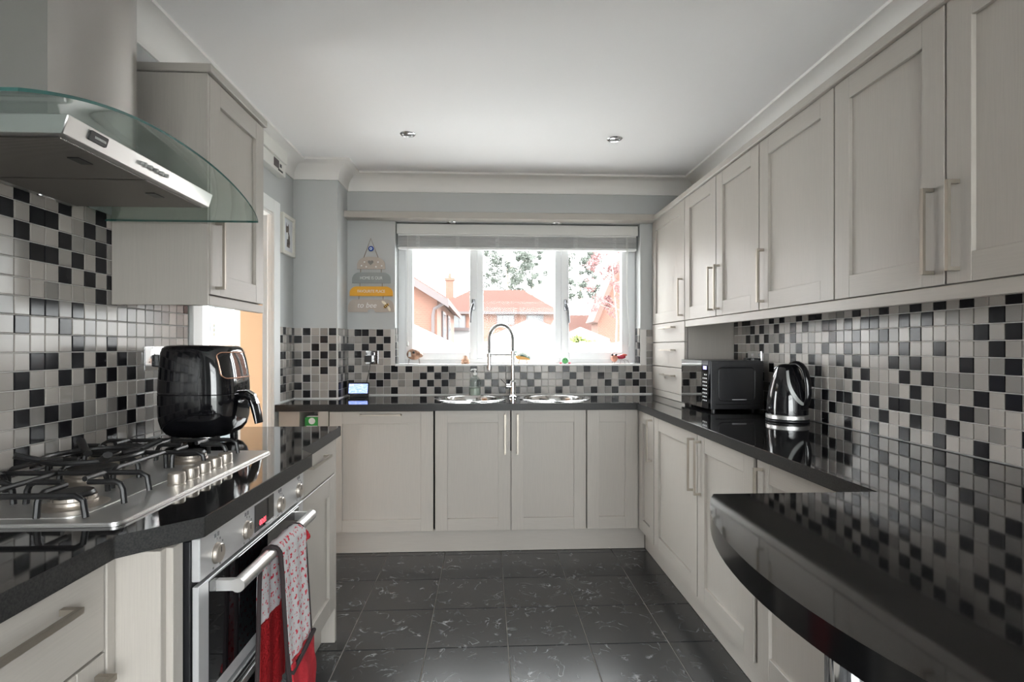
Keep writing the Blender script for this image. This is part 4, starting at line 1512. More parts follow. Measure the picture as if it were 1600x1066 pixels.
for a in (-0.012, 0.0, 0.012):
    v, f = bx(bm, a - 0.003, a + 0.003, -0.006, 0.0, -0.0095, 0.0095)
bmesh.ops.transform(bm, matrix=Matrix.Translation(bp_(0, 0)) @ Matrix.Rotation(-ba, 4, 'Y'), verts=bm.verts)
obj('stripe', bm, black_mt, be, smooth=False)
for sgn in (-1, 1):
    bm = NB()
    sphere(bm, (0, 0, 0), 1, 12, (0.009, 0.002, 0.020))
    bmesh.ops.transform(bm, matrix=Matrix.Translation(bp_(0.002, sgn * 0.026)) @ Matrix.Rotation(-ba - sgn * 0.25, 4, 'Y'), verts=bm.verts)
    obj('wing', bm, mat('cream_wing', srgb(235, 225, 205), 0.6), be)

# ------------------------------------------------------------------ picture and alarm box on the left wall
pf = thing('framed_picture', 'white-framed picture of a grey cat beside the doorway', 'picture', (XL, 3.44, 1.775))
FP_ = Face((XL, 3.335, 1.782), (0, 1, 0), (1, 0, 0))
bm = NB()
W_, H_ = 0.205, 0.245
for q in ((0, 0.022, 0, H_), (W_ - 0.022, W_, 0, H_), (0.022, W_ - 0.022, 0, 0.022), (0.022, W_ - 0.022, H_ - 0.022, H_)):
    FP_.bx(bm, q[0], q[1], q[2], q[3], 0.001, 0.022)
bev(bm, 0.002, 1)
obj('frame', bm, mat('cream_frame', (0.72, 0.70, 0.64), 0.5), pf)
pr = FP_.box('mount', 0.02, W_ - 0.02, 0.02, H_ - 0.02, 0.003, 0.010, mat('white_mount', (0.72, 0.73, 0.76), 0.7), pf, 0)
catm = mat('grey_tabby_print', (0.12, 0.10, 0.09), 0.7)
add_color_noise(catm, (0.05, 0.04, 0.04), (0.25, 0.2, 0.17), 60)
def flat(pts, F, w0, w1, name, m, parent):
    bm = NB()
    prism(bm, pts, w0, w1, lambda a, b, c: F.p(a, b, c))
    return obj(name, bm, m, parent, smooth=False)
flat([(0.075, 0.20), (0.083, 0.178), (0.105, 0.180), (0.118, 0.198), (0.122, 0.165), (0.118, 0.145), (0.135, 0.12), (0.14, 0.08), (0.132, 0.05), (0.085, 0.052), (0.09, 0.09), (0.085, 0.12), (0.072, 0.14), (0.07, 0.165)], FP_, 0.010, 0.0106, 'cat_print', catm, pr)
flat([(0.078, 0.138), (0.10, 0.142), (0.112, 0.125), (0.105, 0.10), (0.088, 0.098)], FP_, 0.0106, 0.011, 'white_chest', white_ink, pr)
ab = thing('alarm_box', 'cream wall-mounted control box high beside the coving', 'control box', (XL, 3.15, 2.21))
FA = Face((XL, 2.95, 2.215), (0, 1, 0), (1, 0, 0))
bm = NB()
FA.bx(bm, 0, 0.345, 0, 0.075, 0.001, 0.05)
FA.bx(bm, 0, 0.345, 0.0755, 0.15, 0.001, 0.06)
bev(bm, 0.006, 2)
obj('case', bm, mat('cream_plastic', (0.70, 0.69, 0.65), 0.4), ab)
FA.box('dark_window', 0.16, 0.235, 0.018, 0.066, 0.05, 0.052, mat('dark_maroon_window', (0.05, 0.03, 0.03), 0.3), ab)
FA.box('display_window', 0.25, 0.275, 0.035, 0.055, 0.05, 0.052, black_mt, ab)
for k in range(4):
    FA.box('key', 0.225 + 0.018 * k, 0.235 + 0.018 * k, 0.010, 0.020, 0.05, 0.053, black_mt, ab, 0)

# ------------------------------------------------------------------ sinks and tap
for (cx_, cy_, r), lb in zip(SINKS, ('round stainless inset sink bowl in front of the soap bottle', 'round stainless inset sink bowl on the microwave side of the tap')):
    bm = NB()
    lathe(bm, [(0.232, 0.0005), (0.234, 0.003), (0.228, 0.006), (0.212, 0.007), (0.200, 0.004), (0.192, -0.004), (0.186, -0.03), (0.176, -0.12), (0.150, -0.155), (0.06, -0.165), (0.045, -0.168), (0.0, -0.168)], (cx_, cy_, WT), 56)
    t = thing('sink_bowl', lb, 'sink', (cx_, cy_, WT))
    obj('bowl', bm, mat('polished_sink_steel', (0.72, 0.71, 0.70), 0.14, 1.0), t)
    bm = NB()
    lathe(bm, [(0.044, 0), (0.044, 0.004), (0.03, 0.003), (0, 0.001)], (cx_, cy_, WT - 0.168), 24)
    obj('drain', bm, chrome_m, t)
tap = thing('spring_tap', 'tall chrome spring kitchen tap between the two sinks', 'tap', (0.178, 3.60, WT))
TX, TY = 0.178, 3.60
bm = NB()
lathe(bm, [(0, 0), (0.027, 0), (0.027, 0.006), (0.022, 0.012), (0.020, 0.10), (0.017, 0.105), (0.0115, 0.12), (0.0115, 0.285), (0.016, 0.287), (0.016, 0.305), (0, 0.305)], (TX, TY, WT), 28)
obj('body', bm, chrome_m, tap)
arc = []
for i in range(41):
    a = PI * i / 40
    arc.append((TX - 0.0775 + 0.0775 * math.cos(a), TY, 1.265 + 0.100 * math.sin(a)))
pts = [(TX, TY, 1.185 + 0.08 * i / 8) for i in range(8)] + arc + [(TX - 0.155, TY, 1.265 - 0.09 * i / 8) for i in range(1, 9)]
bm = NB()
tube(bm, pts, 0.0085, 12)
sp = obj('hose', bm, grey_pl, tap)
# coil spring around the hose
cum = [0]
V = [Vector(p) for p in pts]
for a, b in zip(V, V[1:]):
    cum.append(cum[-1] + (b - a).length)
coil = []
turns = 62
NN = turns * 8
for k in range(NN + 1):
    s = cum[-1] * k / NN
    i = max(j for j in range(len(cum)) if cum[j] <= s + 1e-9)
    i = min(i, len(V) - 2)
    f = (s - cum[i]) / (cum[i + 1] - cum[i])
    p = V[i].lerp(V[i + 1], f)
    t = (V[i + 1] - V[i]).normalized()
    nrm_ = Vector((0, 1, 0))
    bn = t.cross(nrm_)
    a = 2 * PI * turns * k / NN
    coil.append(p + (nrm_ * math.cos(a) + bn * math.sin(a)) * 0.0105)
bm = NB()
tube(bm, coil, 0.0022, 5)
obj('spring', bm, chrome_m, tap)
bm = NB()
lathe(bm, [(0, 0.0), (0.013, 0.0), (0.015, 0.01), (0.0125, 0.06), (0.0135, 0.10), (0.012, 0.115), (0, 0.115)], (TX - 0.155, TY, 1.062), 20)
obj('spray_head', bm, chrome_m, tap)
bm = NB()
tube(bm, [(TX, TY, 1.166), (TX - 0.155, TY, 1.166)], 0.0042, 10)
lathe(bm, [(0.0145, -0.012), (0.017, -0.010), (0.017, 0.010), (0.0145, 0.012)], (TX - 0.155, TY, 1.166), 20)
obj('support_arm', bm, chrome_m, tap)
bm = NB()
cyl(bm, (TX - 0.005, TY, 0.957), (TX - 0.042, TY, 0.957), 0.017, 0.017, 20)
tube(bm, [(TX - 0.036, TY, 0.965), (TX - 0.055, TY - 0.004, 0.985), (TX - 0.078, TY - 0.008, 1.008)], 0.0048, 10)
obj('lever', bm, chrome_m, tap)

# soap bottle
sb = thing('soap_dispenser', 'clear pump soap bottle with pale green liquid beside the tap', 'soap dispenser', (-0.072, 3.765, WT))
sc_ = (-0.074, 3.762, WT)
bm = NB()
lathe(bm, [(0, 0.001), (0.036, 0.001), (0.0385, 0.006), (0.0385, 0.095), (0.036, 0.110), (0.022, 0.126), (0.013, 0.131), (0.013, 0.142), (0.0, 0.142)], sc_, 28)
obj('bottle', bm, bottle_m, sb)
bm = NB()
lathe(bm, [(0, 0.003), (0.0365, 0.003), (0.0372, 0.008), (0.0372, 0.052), (0, 0.052)], sc_, 28)
obj('liquid', bm, mat('milky_green_soap', (0.50, 0.56, 0.48), 0.3), sb)
bm = NB()
lathe(bm, [(0, 0.140), (0.0155, 0.140), (0.0155, 0.154), (0.006, 0.156), (0.006, 0.170), (0.012, 0.172), (0.012, 0.182), (0, 0.184)], sc_, 20)
tube(bm, [(sc_[0], sc_[1], WT + 0.178), (sc_[0] - 0.022, sc_[1] - 0.008, WT + 0.177), (sc_[0] - 0.028, sc_[1] - 0.010, WT + 0.170)], 0.0045, 8)
obj('pump', bm, white_m, sb)
# green box in the pigeonhole
gb = thing('dishwasher_tablet_box', 'small green and white carton inside the open pigeonhole', 'box', (-1.02, 3.29, 0.746))
green_c = mat('green_carton', (0.02, 0.30, 0.05), 0.4)
box('carton', -1.060, -0.977, 3.26, 3.34, 0.746, 0.806, green_c, gb, 0.003)
bm = NB()
cyl(bm, (-1.018, 3.261, 0.783), (-1.018, 3.2585, 0.783), 0.019, n=20)
bx(bm, -1.05, -0.985, 3.2585, 3.261, 0.748, 0.755)
obj('white_emblem', bm, white_ink, gb, smooth=False)
box('carton_flap', -1.050, -0.985, 3.265, 3.33, 0.8065, 0.812, white_ink, gb, 0.002)

# ------------------------------------------------------------------ blind
bl = thing('venetian_blind', 'white slatted blind pulled up to the top of the window', 'blind', (0.23, 3.88, 1.95))
blind_m = mat('pale_grey_slat', (0.62, 0.62, 0.62), 0.5)
box('valance', WX0 + 0.004, WX1 - 0.006, 3.846, 3.858, 2.008, 2.078, mat('valance_board', (0.66, 0.65, 0.63), 0.4), bl, 0.002)
box('headrail', WX0 + 0.012, WX1 - 0.014, 3.860, 3.91, 1.999, 2.078, white_m, bl, 0.002)
for k in range(11):
    z = 1.995 - 0.0068 * k
    bm = NB()
    bx(bm, WX0 + 0.010, WX1 - 0.012, 3.862, 3.910, z - 0.0016, z + 0.0016)
    obj('slat', bm, blind_m, bl, smooth=False)
box('bottom_rail', WX0 + 0.010, WX1 - 0.012, 3.862, 3.910, 1.905, 1.921, white_m, bl, 0.003)
for k in range(6):
    xx = WX0 + 0.15 + k * 0.278
    bm = NB()
    for z in range(10):
        tube(bm, [(xx - 0.014, 3.860, 1.997 - z * 0.0085), (xx + R.uniform(-0.01, 0.01), 3.853, 1.993 - z * 0.0085), (xx + 0.014, 3.860, 1.990 - z * 0.0085)], 0.0016, 5)
    obj('ladder_cord', bm, white_ink, bl)
cord_m = mat('white_cord', (0.75, 0.75, 0.73), 0.7)
bm = NB()
tube(bm, [(-0.545, 3.856, 2.0), (-0.545, 3.858, 1.6), (-0.546, 3.858, 1.25)], 0.0018, 6)
lathe(bm, [(0.002, 0.012), (0.007, 0.0), (0.009, -0.02), (0.004, -0.028), (0, -0.028)], (-0.546, 3.858, 1.25), 12)
obj('pull_cord', bm, cord_m, bl)
bm = NB()
tube(bm, [(1.000, 3.856, 2.0), (1.004, 3.858, 1.6), (1.02, 3.858, 1.40), (1.026, 3.858, 1.25), (1.018, 3.858, 1.22)], 0.0018, 6)
tube(bm, [(1.010, 3.856, 2.0), (1.006, 3.858, 1.6), (1.016, 3.858, 1.38), (1.034, 3.858, 1.28), (1.030, 3.858, 1.20)], 0.0018, 6)
obj('pull_cord', bm, cord_m, bl)

# ------------------------------------------------------------------ spotlights
def spot(label, x, y, z, r, g):
    t = thing('ceiling_spotlight', label, 'spotlight', (x, y, z), g)
    bm = NB()
    lathe(bm, [(r, 0.0), (r, -0.003), (r * 0.9, -0.006), (r * 0.72, -0.005), (r * 0.68, 0.0)], (x, y, z), 32)
    obj('trim_ring', bm, chrome_m, t)
    bm = NB()
    lathe(bm, [(r * 0.68, -0.001), (r * 0.62, -0.003), (r * 0.2, -0.008), (0, -0.009)], (x, y, z), 24)
    b_ = obj('bulb', bm, mat('bulb_reflector', (0.75, 0.75, 0.78), 0.15, 1.0), t)
    bm = NB()
    tube(bm, [(x - r * 0.5, y, z - 0.010), (x, y - r * 0.15, z - 0.012), (x + r * 0.5, y, z - 0.010)], 0.003, 6)
    obj('clip', bm, grey_pl, b_)
spot('chrome ceiling spotlight on the doorway side of the kitchen', -0.432, 3.06, ZC, 0.043, None)
spot('chrome ceiling spotlight on the wall-cabinet side of the kitchen', 0.73, 3.075, ZC, 0.043, None)
spot('small chrome spotlight over the sink nearer the hanging sign', -0.232, 3.828, 2.0878, 0.036, None)
spot('small chrome spotlight over the sink nearer the dresser unit', 0.496, 3.828, 2.0878, 0.036, None)

# ------------------------------------------------------------------ sill ornaments
SZ = 1.0985
wire_m = mat('thin_metal_wire', (0.25, 0.22, 0.2), 0.4, 1.0)
def legs(root, paths, r=0.0014):
    for pth in paths:
        bm = NB()
        tube(bm, pth, r, 6)
        obj('wire_leg', bm, wire_m, root)
def balls(root, name, items, m):
    for c_, r_, s_ in items:
        bm = NB()
        sphere(bm, c_, r_, 10, s_)
        obj(name, bm, m, root)
t = thing('hedgehog_ornament', 'round brown hedgehog ornament on wire legs with a paper tag', 'ornament', (-0.502, 3.865, SZ))
brown = mat('mottled_brown_ceramic', (0.33, 0.17, 0.10), 0.35)
add_color_noise(brown, (0.16, 0.07, 0.04), (0.55, 0.33, 0.22), 40)
bm = NB()
sphere(bm, (-0.502, 3.865, 1.167), 0.052, 24, (1.0, 0.8, 0.76))
sphere(bm, (-0.458, 3.853, 1.160), 0.018, 14, (1.1, 0.9, 0.9))
ob = obj('body', bm, brown, t)
legs(t, [((-0.502 + dx, 3.865 + dy, 1.135), (-0.502 + dx * 1.15, 3.865 + dy * 1.3, SZ)) for dx in (-0.034, 0.034) for dy in (-0.014, 0.014)])
bm = NB()
prism(bm, [(-0.536, 1.150), (-0.516, 1.150), (-0.518, 1.180), (-0.526, 1.188), (-0.534, 1.180)], 3.818, 3.8195, lambda a, b, c: (a, c, b))
obj('paper_tag', bm, white_ink, t, smooth=False)
bm = NB()
sphere(bm, (-0.500, 3.825, 1.180), 0.009, 10)
obj('dark_ear', bm, black_mt, t)

peach = mat('peach_ceramic', (0.66, 0.42, 0.30), 0.5)
t = thing('seated_figurine', 'tiny peach seated figurine on the sill below the casement handle', 'ornament', (-0.143, 3.86, SZ))
bm = NB()
sphere(bm, (-0.143, 3.86, SZ + 0.020), 0.027, 16, (1.05, 0.8, 0.75))
obj('body', bm, peach, t)
bm = NB()
sphere(bm, (-0.143, 3.856, SZ + 0.043), 0.017, 14)
hdm = obj('head', bm, peach, t)
for sx_ in (-1, 1):
    bm = NB()
    tube(bm, [(-0.143 + sx_ * 0.023, 3.850, SZ + 0.028), (-0.143 + sx_ * 0.014, 3.838, SZ + 0.033), (-0.143 + sx_ * 0.002, 3.836, SZ + 0.038)], 0.006, 8)
    obj('arm', bm, peach, t)
balls(t, 'foot', [((-0.143 + sx_ * 0.019, 3.842, SZ + 0.008), 0.010, (1.3, 1, 0.8)) for sx_ in (-1, 1)], peach)
bm = NB()
sphere(bm, (-0.143, 3.852, SZ + 0.054), 0.010, 10, (1.2, 1, 0.6))
obj('hair', bm, brown, hdm)

t = thing('spiky_ornament', 'orange ornament with a green spiky back and wire legs by the tap', 'ornament', (0.263, 3.87, SZ))
orange_c = mat('orange_yellow_ceramic', (0.72, 0.36, 0.08), 0.45)
spike_m = mat('dark_green_spikes', (0.04, 0.16, 0.12), 0.5)
bm = NB()
prism(bm, [(0.208, 1.150), (0.214, 1.158), (0.235, 1.152), (0.262, 1.152), (0.295, 1.141), (0.318, 1.128), (0.308, 1.126), (0.25, 1.128), (0.222, 1.132)], 3.85, 3.89, lambda a, b, c: (a, c, b))
bev(bm, 0.004, 2)
obj('body', bm, orange_c, t)
bm = NB()
for i in range(11):
    xx = 0.232 + i * 0.0075
    zz = 1.150 - max(0, xx - 0.262) * 0.42
    for yy in (3.858, 3.87, 3.882):
        cyl(bm, (xx, yy, zz), (xx + 0.002 + (xx - 0.262) * 0.35, yy + (yy - 3.87), zz + 0.036 - abs(xx - 0.262) * 0.35 + R.uniform(-.003, .003)), 0.0042, 0.0004, 6)
obj('spikes', bm, spike_m, t)['kind'] = 'stuff'
legs(t, [((0.262 + dx, 3.87 + dy, 1.130), (0.262 + dx * 1.2, 3.87 + dy, SZ)) for dx in (-0.024, 0.026) for dy in (-0.012, 0.012)])
bm = NB()
for dx, dz in ((0.0, 0.01), (-0.010, 0.022), (0.006, 0.028), (-0.004, 0.038), (-0.016, 0.034)):
    sphere(bm, (0.205 + dx, 3.868, 1.155 + dz), 0.0075, 8)
obj('leafy_crest', bm, spike_m, t)

t = thing('round_green_figurine', 'small round green-faced ornament with pink feet', 'ornament', (0.561, 3.86, SZ))
bm = NB()
sphere(bm, (0.561, 3.862, SZ + 0.026), 0.030, 18, (1, 0.7, 0.9))
obj('body', bm, white_ink, t)
bm = NB()
sphere(bm, (0.561, 3.846, SZ + 0.023), 0.022, 16, (1, 0.5, 0.95))
fc = obj('face', bm, mat('leaf_green_ceramic', (0.10, 0.38, 0.12), 0.4), t)
balls(fc, 'eye', [((0.561 + dx, 3.836, SZ + 0.031), 0.0042, (1, 1, 1)) for dx in (-0.008, 0.008)], black_mt)
balls(t, 'foot', [((0.561 + dx, 3.855, SZ + 0.006), 0.010, (1, 1, 0.65)) for dx in (-0.032, 0.032)], mat('pink_ceramic', (0.75, 0.15, 0.22), 0.4))

t = thing('winged_bug_ornament', 'pink-bodied bug ornament with red wings and wire legs', 'ornament', (0.94, 3.865, SZ))
bm = NB()
sphere(bm, (0.915, 3.86, 1.138), 0.026, 18, (0.95, 0.9, 1.05))
obj('head', bm, mat('salmon_ceramic', (0.62, 0.28, 0.20), 0.4), t)
bm = NB()
sphere(bm, (0.963, 3.868, 1.147), 0.036, 18, (1.0, 0.6, 0.42))
obj('wing', bm, mat('crimson_glaze', (0.42, 0.02, 0.05), 0.25), t)
bm = NB()
sphere(bm, (0.985, 3.872, 1.160), 0.026, 14, (1.0, 0.7, 0.35))
obj('wing', bm, mat('coral_glaze', (0.65, 0.16, 0.12), 0.3), t)
balls(t, 'eye', [((0.913 + dx, 3.842, 1.162), 0.0085, (1, 1, 1)) for dx in (-0.017, 0.010)], black_mt)
legs(t, [[(a, 3.86, 1.128), (b, 3.858, 1.122), (c_, 3.856, SZ)] for a, b, c_ in ((0.93, 0.925, 0.912), (0.945, 0.962, 0.955), (0.96, 0.985, 0.992), (0.985, 1.01, 1.022))] + [[(0.905, 3.858, 1.120), (0.895, 3.852, SZ)]])

# ------------------------------------------------------------------ microwave
mw = thing('microwave', 'black compact microwave with a mirrored door against the dresser unit', 'microwave', (1.30, 2.95, WT))
MX0, MX1, MY0, MY1, MZ0, MZ1 = 1.135, 1.425, 2.745, 3.125, 0.897, 1.146
bm = NB()
bx(bm, MX0 + 0.014, MX1, MY0, MY1, MZ0, MZ1)
bev(bm, 0.004, 2)
mb = obj('body', bm, black_mt, mw)
bm = NB()
rp_ = rounded_rect(MX0 + 0.055, MX1 - 0.045, MZ0 + 0.045, MZ1 - 0.035, 0.02, 5)
tube(bm, [(a, MY0 - 0.0005, b) for a, b in rp_], 0.0035, 8, closed=True)
obj('pressed_rib', bm, black_mt, mb)
bm = NB()
tube(bm, [(MX0 + 0.04, MY0, MZ0 + 0.026), (MX1 - 0.02, MY0, MZ0 + 0.026)], 0.003, 8)
obj('pressed_seam', bm, black_mt, mb)
box('rating_label', MX0 + 0.125, MX0 + 0.200, MY0 - 0.0015, MY0 - 0.0002, MZ0 + 0.044, MZ0 + 0.052, mat('silver_label', (0.6, 0.6, 0.62), 0.4), mb, 0)
box('door', MX0, MX0 + 0.013, MY0 + 0.083, MY1, MZ0 + 0.002, MZ1, mirror_m, mw, 0.001)
cp = box('control_panel', MX0, MX0 + 0.013, MY0, MY0 + 0.081, MZ0 + 0.002, MZ1, mat('dark_mirror_panel', (0.10, 0.10, 0.11), 0.08, 1.0), mw, 0.001)
box('lit_display', MX0 - 0.0006, MX0, MY0 + 0.020, MY0 + 0.062, MZ1 - 0.045, MZ1 - 0.028, mat('violet_led', (0.1, 0.1, 0.3), 0.3, emit=(0.35, 0.33, 0.9), es=1.0), cp, 0)
for i in range(3):
    for j in range(8):
        z = MZ1 - 0.075 - j * 0.019
        y = MY0 + 0.018 + i * 0.020
        if R.random() < 0.9:
            box('key_mark', MX0 - 0.0006, MX0, y, y + 0.011, z, z + 0.006, white_ink, cp, 0)
for dx in (0.04, 0.25):
    for dy in (0.03, 0.34):
        bm = NB()
        cyl(bm, (MX0 + dx, MY0 + dy, WT), (MX0 + dx, MY0 + dy, MZ0 + 0.001), 0.011, n=14)
        obj('foot', bm, black_mt, mw)

# ------------------------------------------------------------------ kettle
kt = thing('electric_kettle', 'glossy black cordless kettle with a silver base ring', 'kettle', (1.338, 2.40, WT))
KC = (1.352, 2.395, WT)
bm = NB()
lathe(bm, [(0, 0.0), (0.086, 0.0), (0.090, 0.004), (0.090, 0.009), (0.084, 0.012), (0, 0.012)], KC, 44)
obj('power_base', bm, black_mt, kt)
bm = NB()
lathe(bm, [(0.084, 0.012), (0.0890, 0.014), (0.0890, 0.030), (0.085, 0.033)], KC, 44)
obj('steel_ring', bm, steelh_m, kt)
bm = NB()
lathe(bm, [(0.0, 0.033), (0.0855, 0.033), (0.086, 0.05), (0.0835, 0.09), (0.078, 0.13), (0.069, 0.17), (0.057, 0.21), (0.045, 0.240), (0.036, 0.250), (0.02, 0.256), (0, 0.257)], KC, 48)
obj('body', bm, black_gl, kt)
hd_ = Vector((0.50, -0.866, 0))          # handle leaves the body towards the room end
pts = []
for dr, z in ((0.020, 0.252), (0.042, 0.258), (0.062, 0.250), (0.078, 0.228), (0.089, 0.190), (0.094, 0.150), (0.093, 0.112), (0.084, 0.080)):
    pts.append(Vector(KC) + hd_ * dr + Vector((0, 0, z)))
sm = []
for i in range(len(pts) - 1):
    for k in range(4):
        p0, p1, p2, p3 = pts[max(i - 1, 0)], pts[i], pts[i + 1], pts[min(i + 2, len(pts) - 1)]
        f = k / 4
        sm.append(0.5 * ((2 * p1) + (p2 - p0) * f + (2 * p0 - 5 * p1 + 4 * p2 - p3) * f * f + (3 * p1 - p0 - 3 * p2 + p3) * f ** 3))
sm.append(pts[-1])
bm = NB()
tube(bm, sm, 0.013, 14, rx=0.017)
obj('handle', bm, black_gl, kt)
# pale crescent on the camera-side flank: a chrome facet's reflection put into colour
bm = NB()
def kr(z):
    pr_ = [(0.086, 0.05), (0.0835, 0.09), (0.078, 0.13), (0.069, 0.17), (0.057, 0.21), (0.045, 0.240)]
    for (r0, z0), (r1, z1) in zip(pr_, pr_[1:]):
        if z0 <= z <= z1:
            return r0 + (r1 - r0) * (z - z0) / (z1 - z0)
    return pr_[-1][0] if z > 0.2 else pr_[0][0]
A0 = math.atan2(-0.866, -0.25)
ins, ous = [], []
for i in range(19):
    t = i / 18
    a_ = math.radians(-118 + 62 * (1 - math.cos(PI * t * 0.62)) / 1.37)
    z = 0.228 - 0.150 * math.sin(PI / 2 * min(1, t * 1.05)) + 0.02 * max(0, t - 0.8) * 5
    w = 0.020 * math.sin(PI * (0.06 + 0.9 * t))
    for lst, dz, da in ((ous, -w * 0.5, -0.10 * (1 - t)), (ins, w * 0.5, 0.10 * (1 - t))):
        zz = min(0.239, max(0.051, z + dz))
        rr_ = kr(zz) + 0.0012
        lst.append(bm.verts.new((KC[0] + rr_ * math.cos(a_ + da), KC[1] + rr_ * math.sin(a_ + da), KC[2] + zz)))
for i in range(18):
    bm.faces.new((ous[i], ous[i + 1], ins[i + 1], ins[i]))
obj('crescent_reflection', bm, mat('pale_reflection_grey', (0.42, 0.43, 0.42), 0.35, 0.3), kt)
bm = NB()
sd_ = Vector((-0.75, 0.3, 0)).normalized()
cyl(bm, Vector(KC) + sd_ * 0.020 + Vector((0, 0, 0.215)), Vector(KC) + sd_ * 0.047 + Vector((0, 0, 0.240)), 0.026, 0.010, 18)
obj('spout', bm, black_gl, kt)

# ------------------------------------------------------------------ outside
grass_m = mat('pale_patio_ground', (0.50, 0.50, 0.48), 0.9)
bm = NB()
bx(bm, -60, 60, 4.2, 120, -0.5, -0.42)
struct(obj('ground', bm, grass_m, smooth=False))
bm = NB()
bx(bm, -30, 30, -40, -4.8, -0.3, -0.15)
struct(obj('ground_rear', bm, mat('pale_rear_patio', (0.42, 0.42, 0.40), 0.9), smooth=False))

def brick_mat(name, c1, c2, mortar, sc):
    m = mat(name, c1, 0.85)
    tcx = nd(m, 'ShaderNodeTexCoord')
    sx_ = nd(m, 'ShaderNodeSeparateXYZ')
    ad = nd(m, 'ShaderNodeMath', operation='ADD')
    cb = nd(m, 'ShaderNodeCombineXYZ')
    lk(m, tcx, 'Object', sx_, 0)
    lk(m, sx_, 0, ad, 0)
    lk(m, sx_, 1, ad, 1)
    lk(m, ad, 0, cb, 0)
    lk(m, sx_, 2, cb, 1)
    b = nd(m, 'ShaderNodeTexBrick')
    b.inputs['Color1'].default_value = (*c1, 1)
    b.inputs['Color2'].default_value = (*c2, 1)
    b.inputs['Mortar'].default_value = (*mortar, 1)
    b.inputs['Scale'].default_value = sc
    lk(m, cb, 0, b, 'Vector')
    lk(m, b, 'Color', P(m), 'Base Color')
    return m
brick_m = brick_mat('orange_red_brick', (0.112, 0.048, 0.031), (0.097, 0.042, 0.028), (0.12, 0.074, 0.058), 4.0)
roof_m = mat('terracotta_roof_tile', (0.090, 0.045, 0.036), 0.85)
barge_m = mat('dark_brown_bargeboard', (0.05, 0.038, 0.038), 0.6)
dglass_m = mat('grey_house_glass', (0.16, 0.18, 0.2), 0.1)
brownframe_m = mat('brown_window_frame', (0.055, 0.038, 0.036), 0.5)

def house_window(root, x0, x1, z0, z1, y, lights=2):
    f = box('window', x0, x1, y - 0.06, y + 0.05, z0, z1, brownframe_m, root, 0)
    w = (x1 - x0 - 0.1) / lights
    for k in range(lights):
        box('window_pane', x0 + 0.07 + k * w + 0.0, x0 + 0.03 + (k + 1) * w, y - 0.08, y - 0.055, z0 + 0.08, z1 - 0.08, mat('net_curtained_pane', (0.075, 0.08, 0.085), 0.2), f, 0)

# far house across the back, hipped roof built course by course
fh = thing('far_house', 'long brick house with a hipped terracotta roof beyond the gardens', 'house', (1.0, 42, -0.42))
fx0, fx1, fy = -3.9, 5.1, 40.0
box('wall', fx0, fx1, fy, fy + 7, -0.42, 3.75, brick_m, fh, 0)
bm = NB()
NC = 22
for k in range(NC):
    t0, t1 = k / NC, (k + 1) / NC
    z0, z1 = 3.75 + 1.95 * t0, 3.75 + 1.95 * t1
    a0 = fx0 - 0.4 + 3.2 * t0
    b0 = fx1 + 0.4 - 2.6 * t0
    bx(bm, a0, b0, fy - 0.5 + 3.6 * t0, fy + 7.5 - 3.6 * t0, z0, z1 + 0.03)
rf = obj('roof', bm, roof_m, fh, smooth=False)
box('gutter', fx0 - 0.4, fx1 + 0.4, fy - 0.62, fy - 0.5, 3.62, 3.80, barge_m, fh, 0)
bm = NB()
bx(bm, -3.1, -2.5, fy + 2.5, fy + 3.2, 4.9, 6.5)
bx(bm, -3.18, -2.42, fy + 2.42, fy + 3.28, 6.4, 6.6)
cyl(bm, (-2.8, fy + 2.85, 6.6), (-2.8, fy + 2.85, 7.0), 0.14, 0.11, 10)
obj('chimney', bm, brick_m, rf, smooth=False)
house_window(fh, -2.45, -1.45, 2.55, 3.6, fy, 2)
house_window(fh, 0.78, 2.10, 2.85, 3.62, fy, 3)
house_window(fh, 2.95, 4.25, 2.75, 3.62, fy, 2)

# left house: gable end facing sideways, verge falling to the right
lh = thing('brick_house', 'orange brick house with a sloping dark verge and drainpipe', 'house', (-4.0, 20, -0.42))
ly0, ly1, lx = 17.0, 26.0, -1.5
bm = NB()
# gable wall (faces -Y) with the roof verge falling to the right, and side wall
prism(bm, [(-8.5, -0.42), (lx, -0.42), (lx, 2.72), (-8.5, 7.06)], ly0, ly1, lambda a, b, c: (a, c, b))
obj('wall', bm, brick_m, lh, smooth=False)
bm = NB()
prism(bm, [(-8.5, 7.10), (lx + 0.35, 2.54), (lx + 0.35, 2.72), (-8.5, 7.32)], ly0 - 0.35, ly1, lambda a, b, c: (a, c, b))
obj('roof', bm, roof_m, lh, smooth=False)
bm = NB()
prism(bm, [(-8.5, 6.98), (lx + 0.38, 2.42), (lx + 0.38, 2.66), (-8.5, 7.24)], ly0 - 0.42, ly0 - 0.34, lambda a, b, c: (a, c, b))
obj('bargeboard', bm, barge_m, lh, smooth=False)
bm = NB()
tube(bm, [(lx + 0.3, ly0 - 0.12, 2.62), (lx - 0.08, ly0 - 0.12, 2.40), (lx - 0.12, ly0 - 0.12, 2.2), (lx - 0.12, ly0 - 0.12, -0.4)], 0.05, 8)
obj('drainpipe', bm, barge_m, lh)
for yy in (18.6, 21.2):
    f = box('window', lx - 0.05, lx + 0.06, yy, yy + 1.3, 1.45, 2.45, brownframe_m, lh, 0)
    box('window_pane', lx + 0.055, lx + 0.08, yy + 0.12, yy + 1.18, 1.55, 2.35, dglass_m, f, 0)

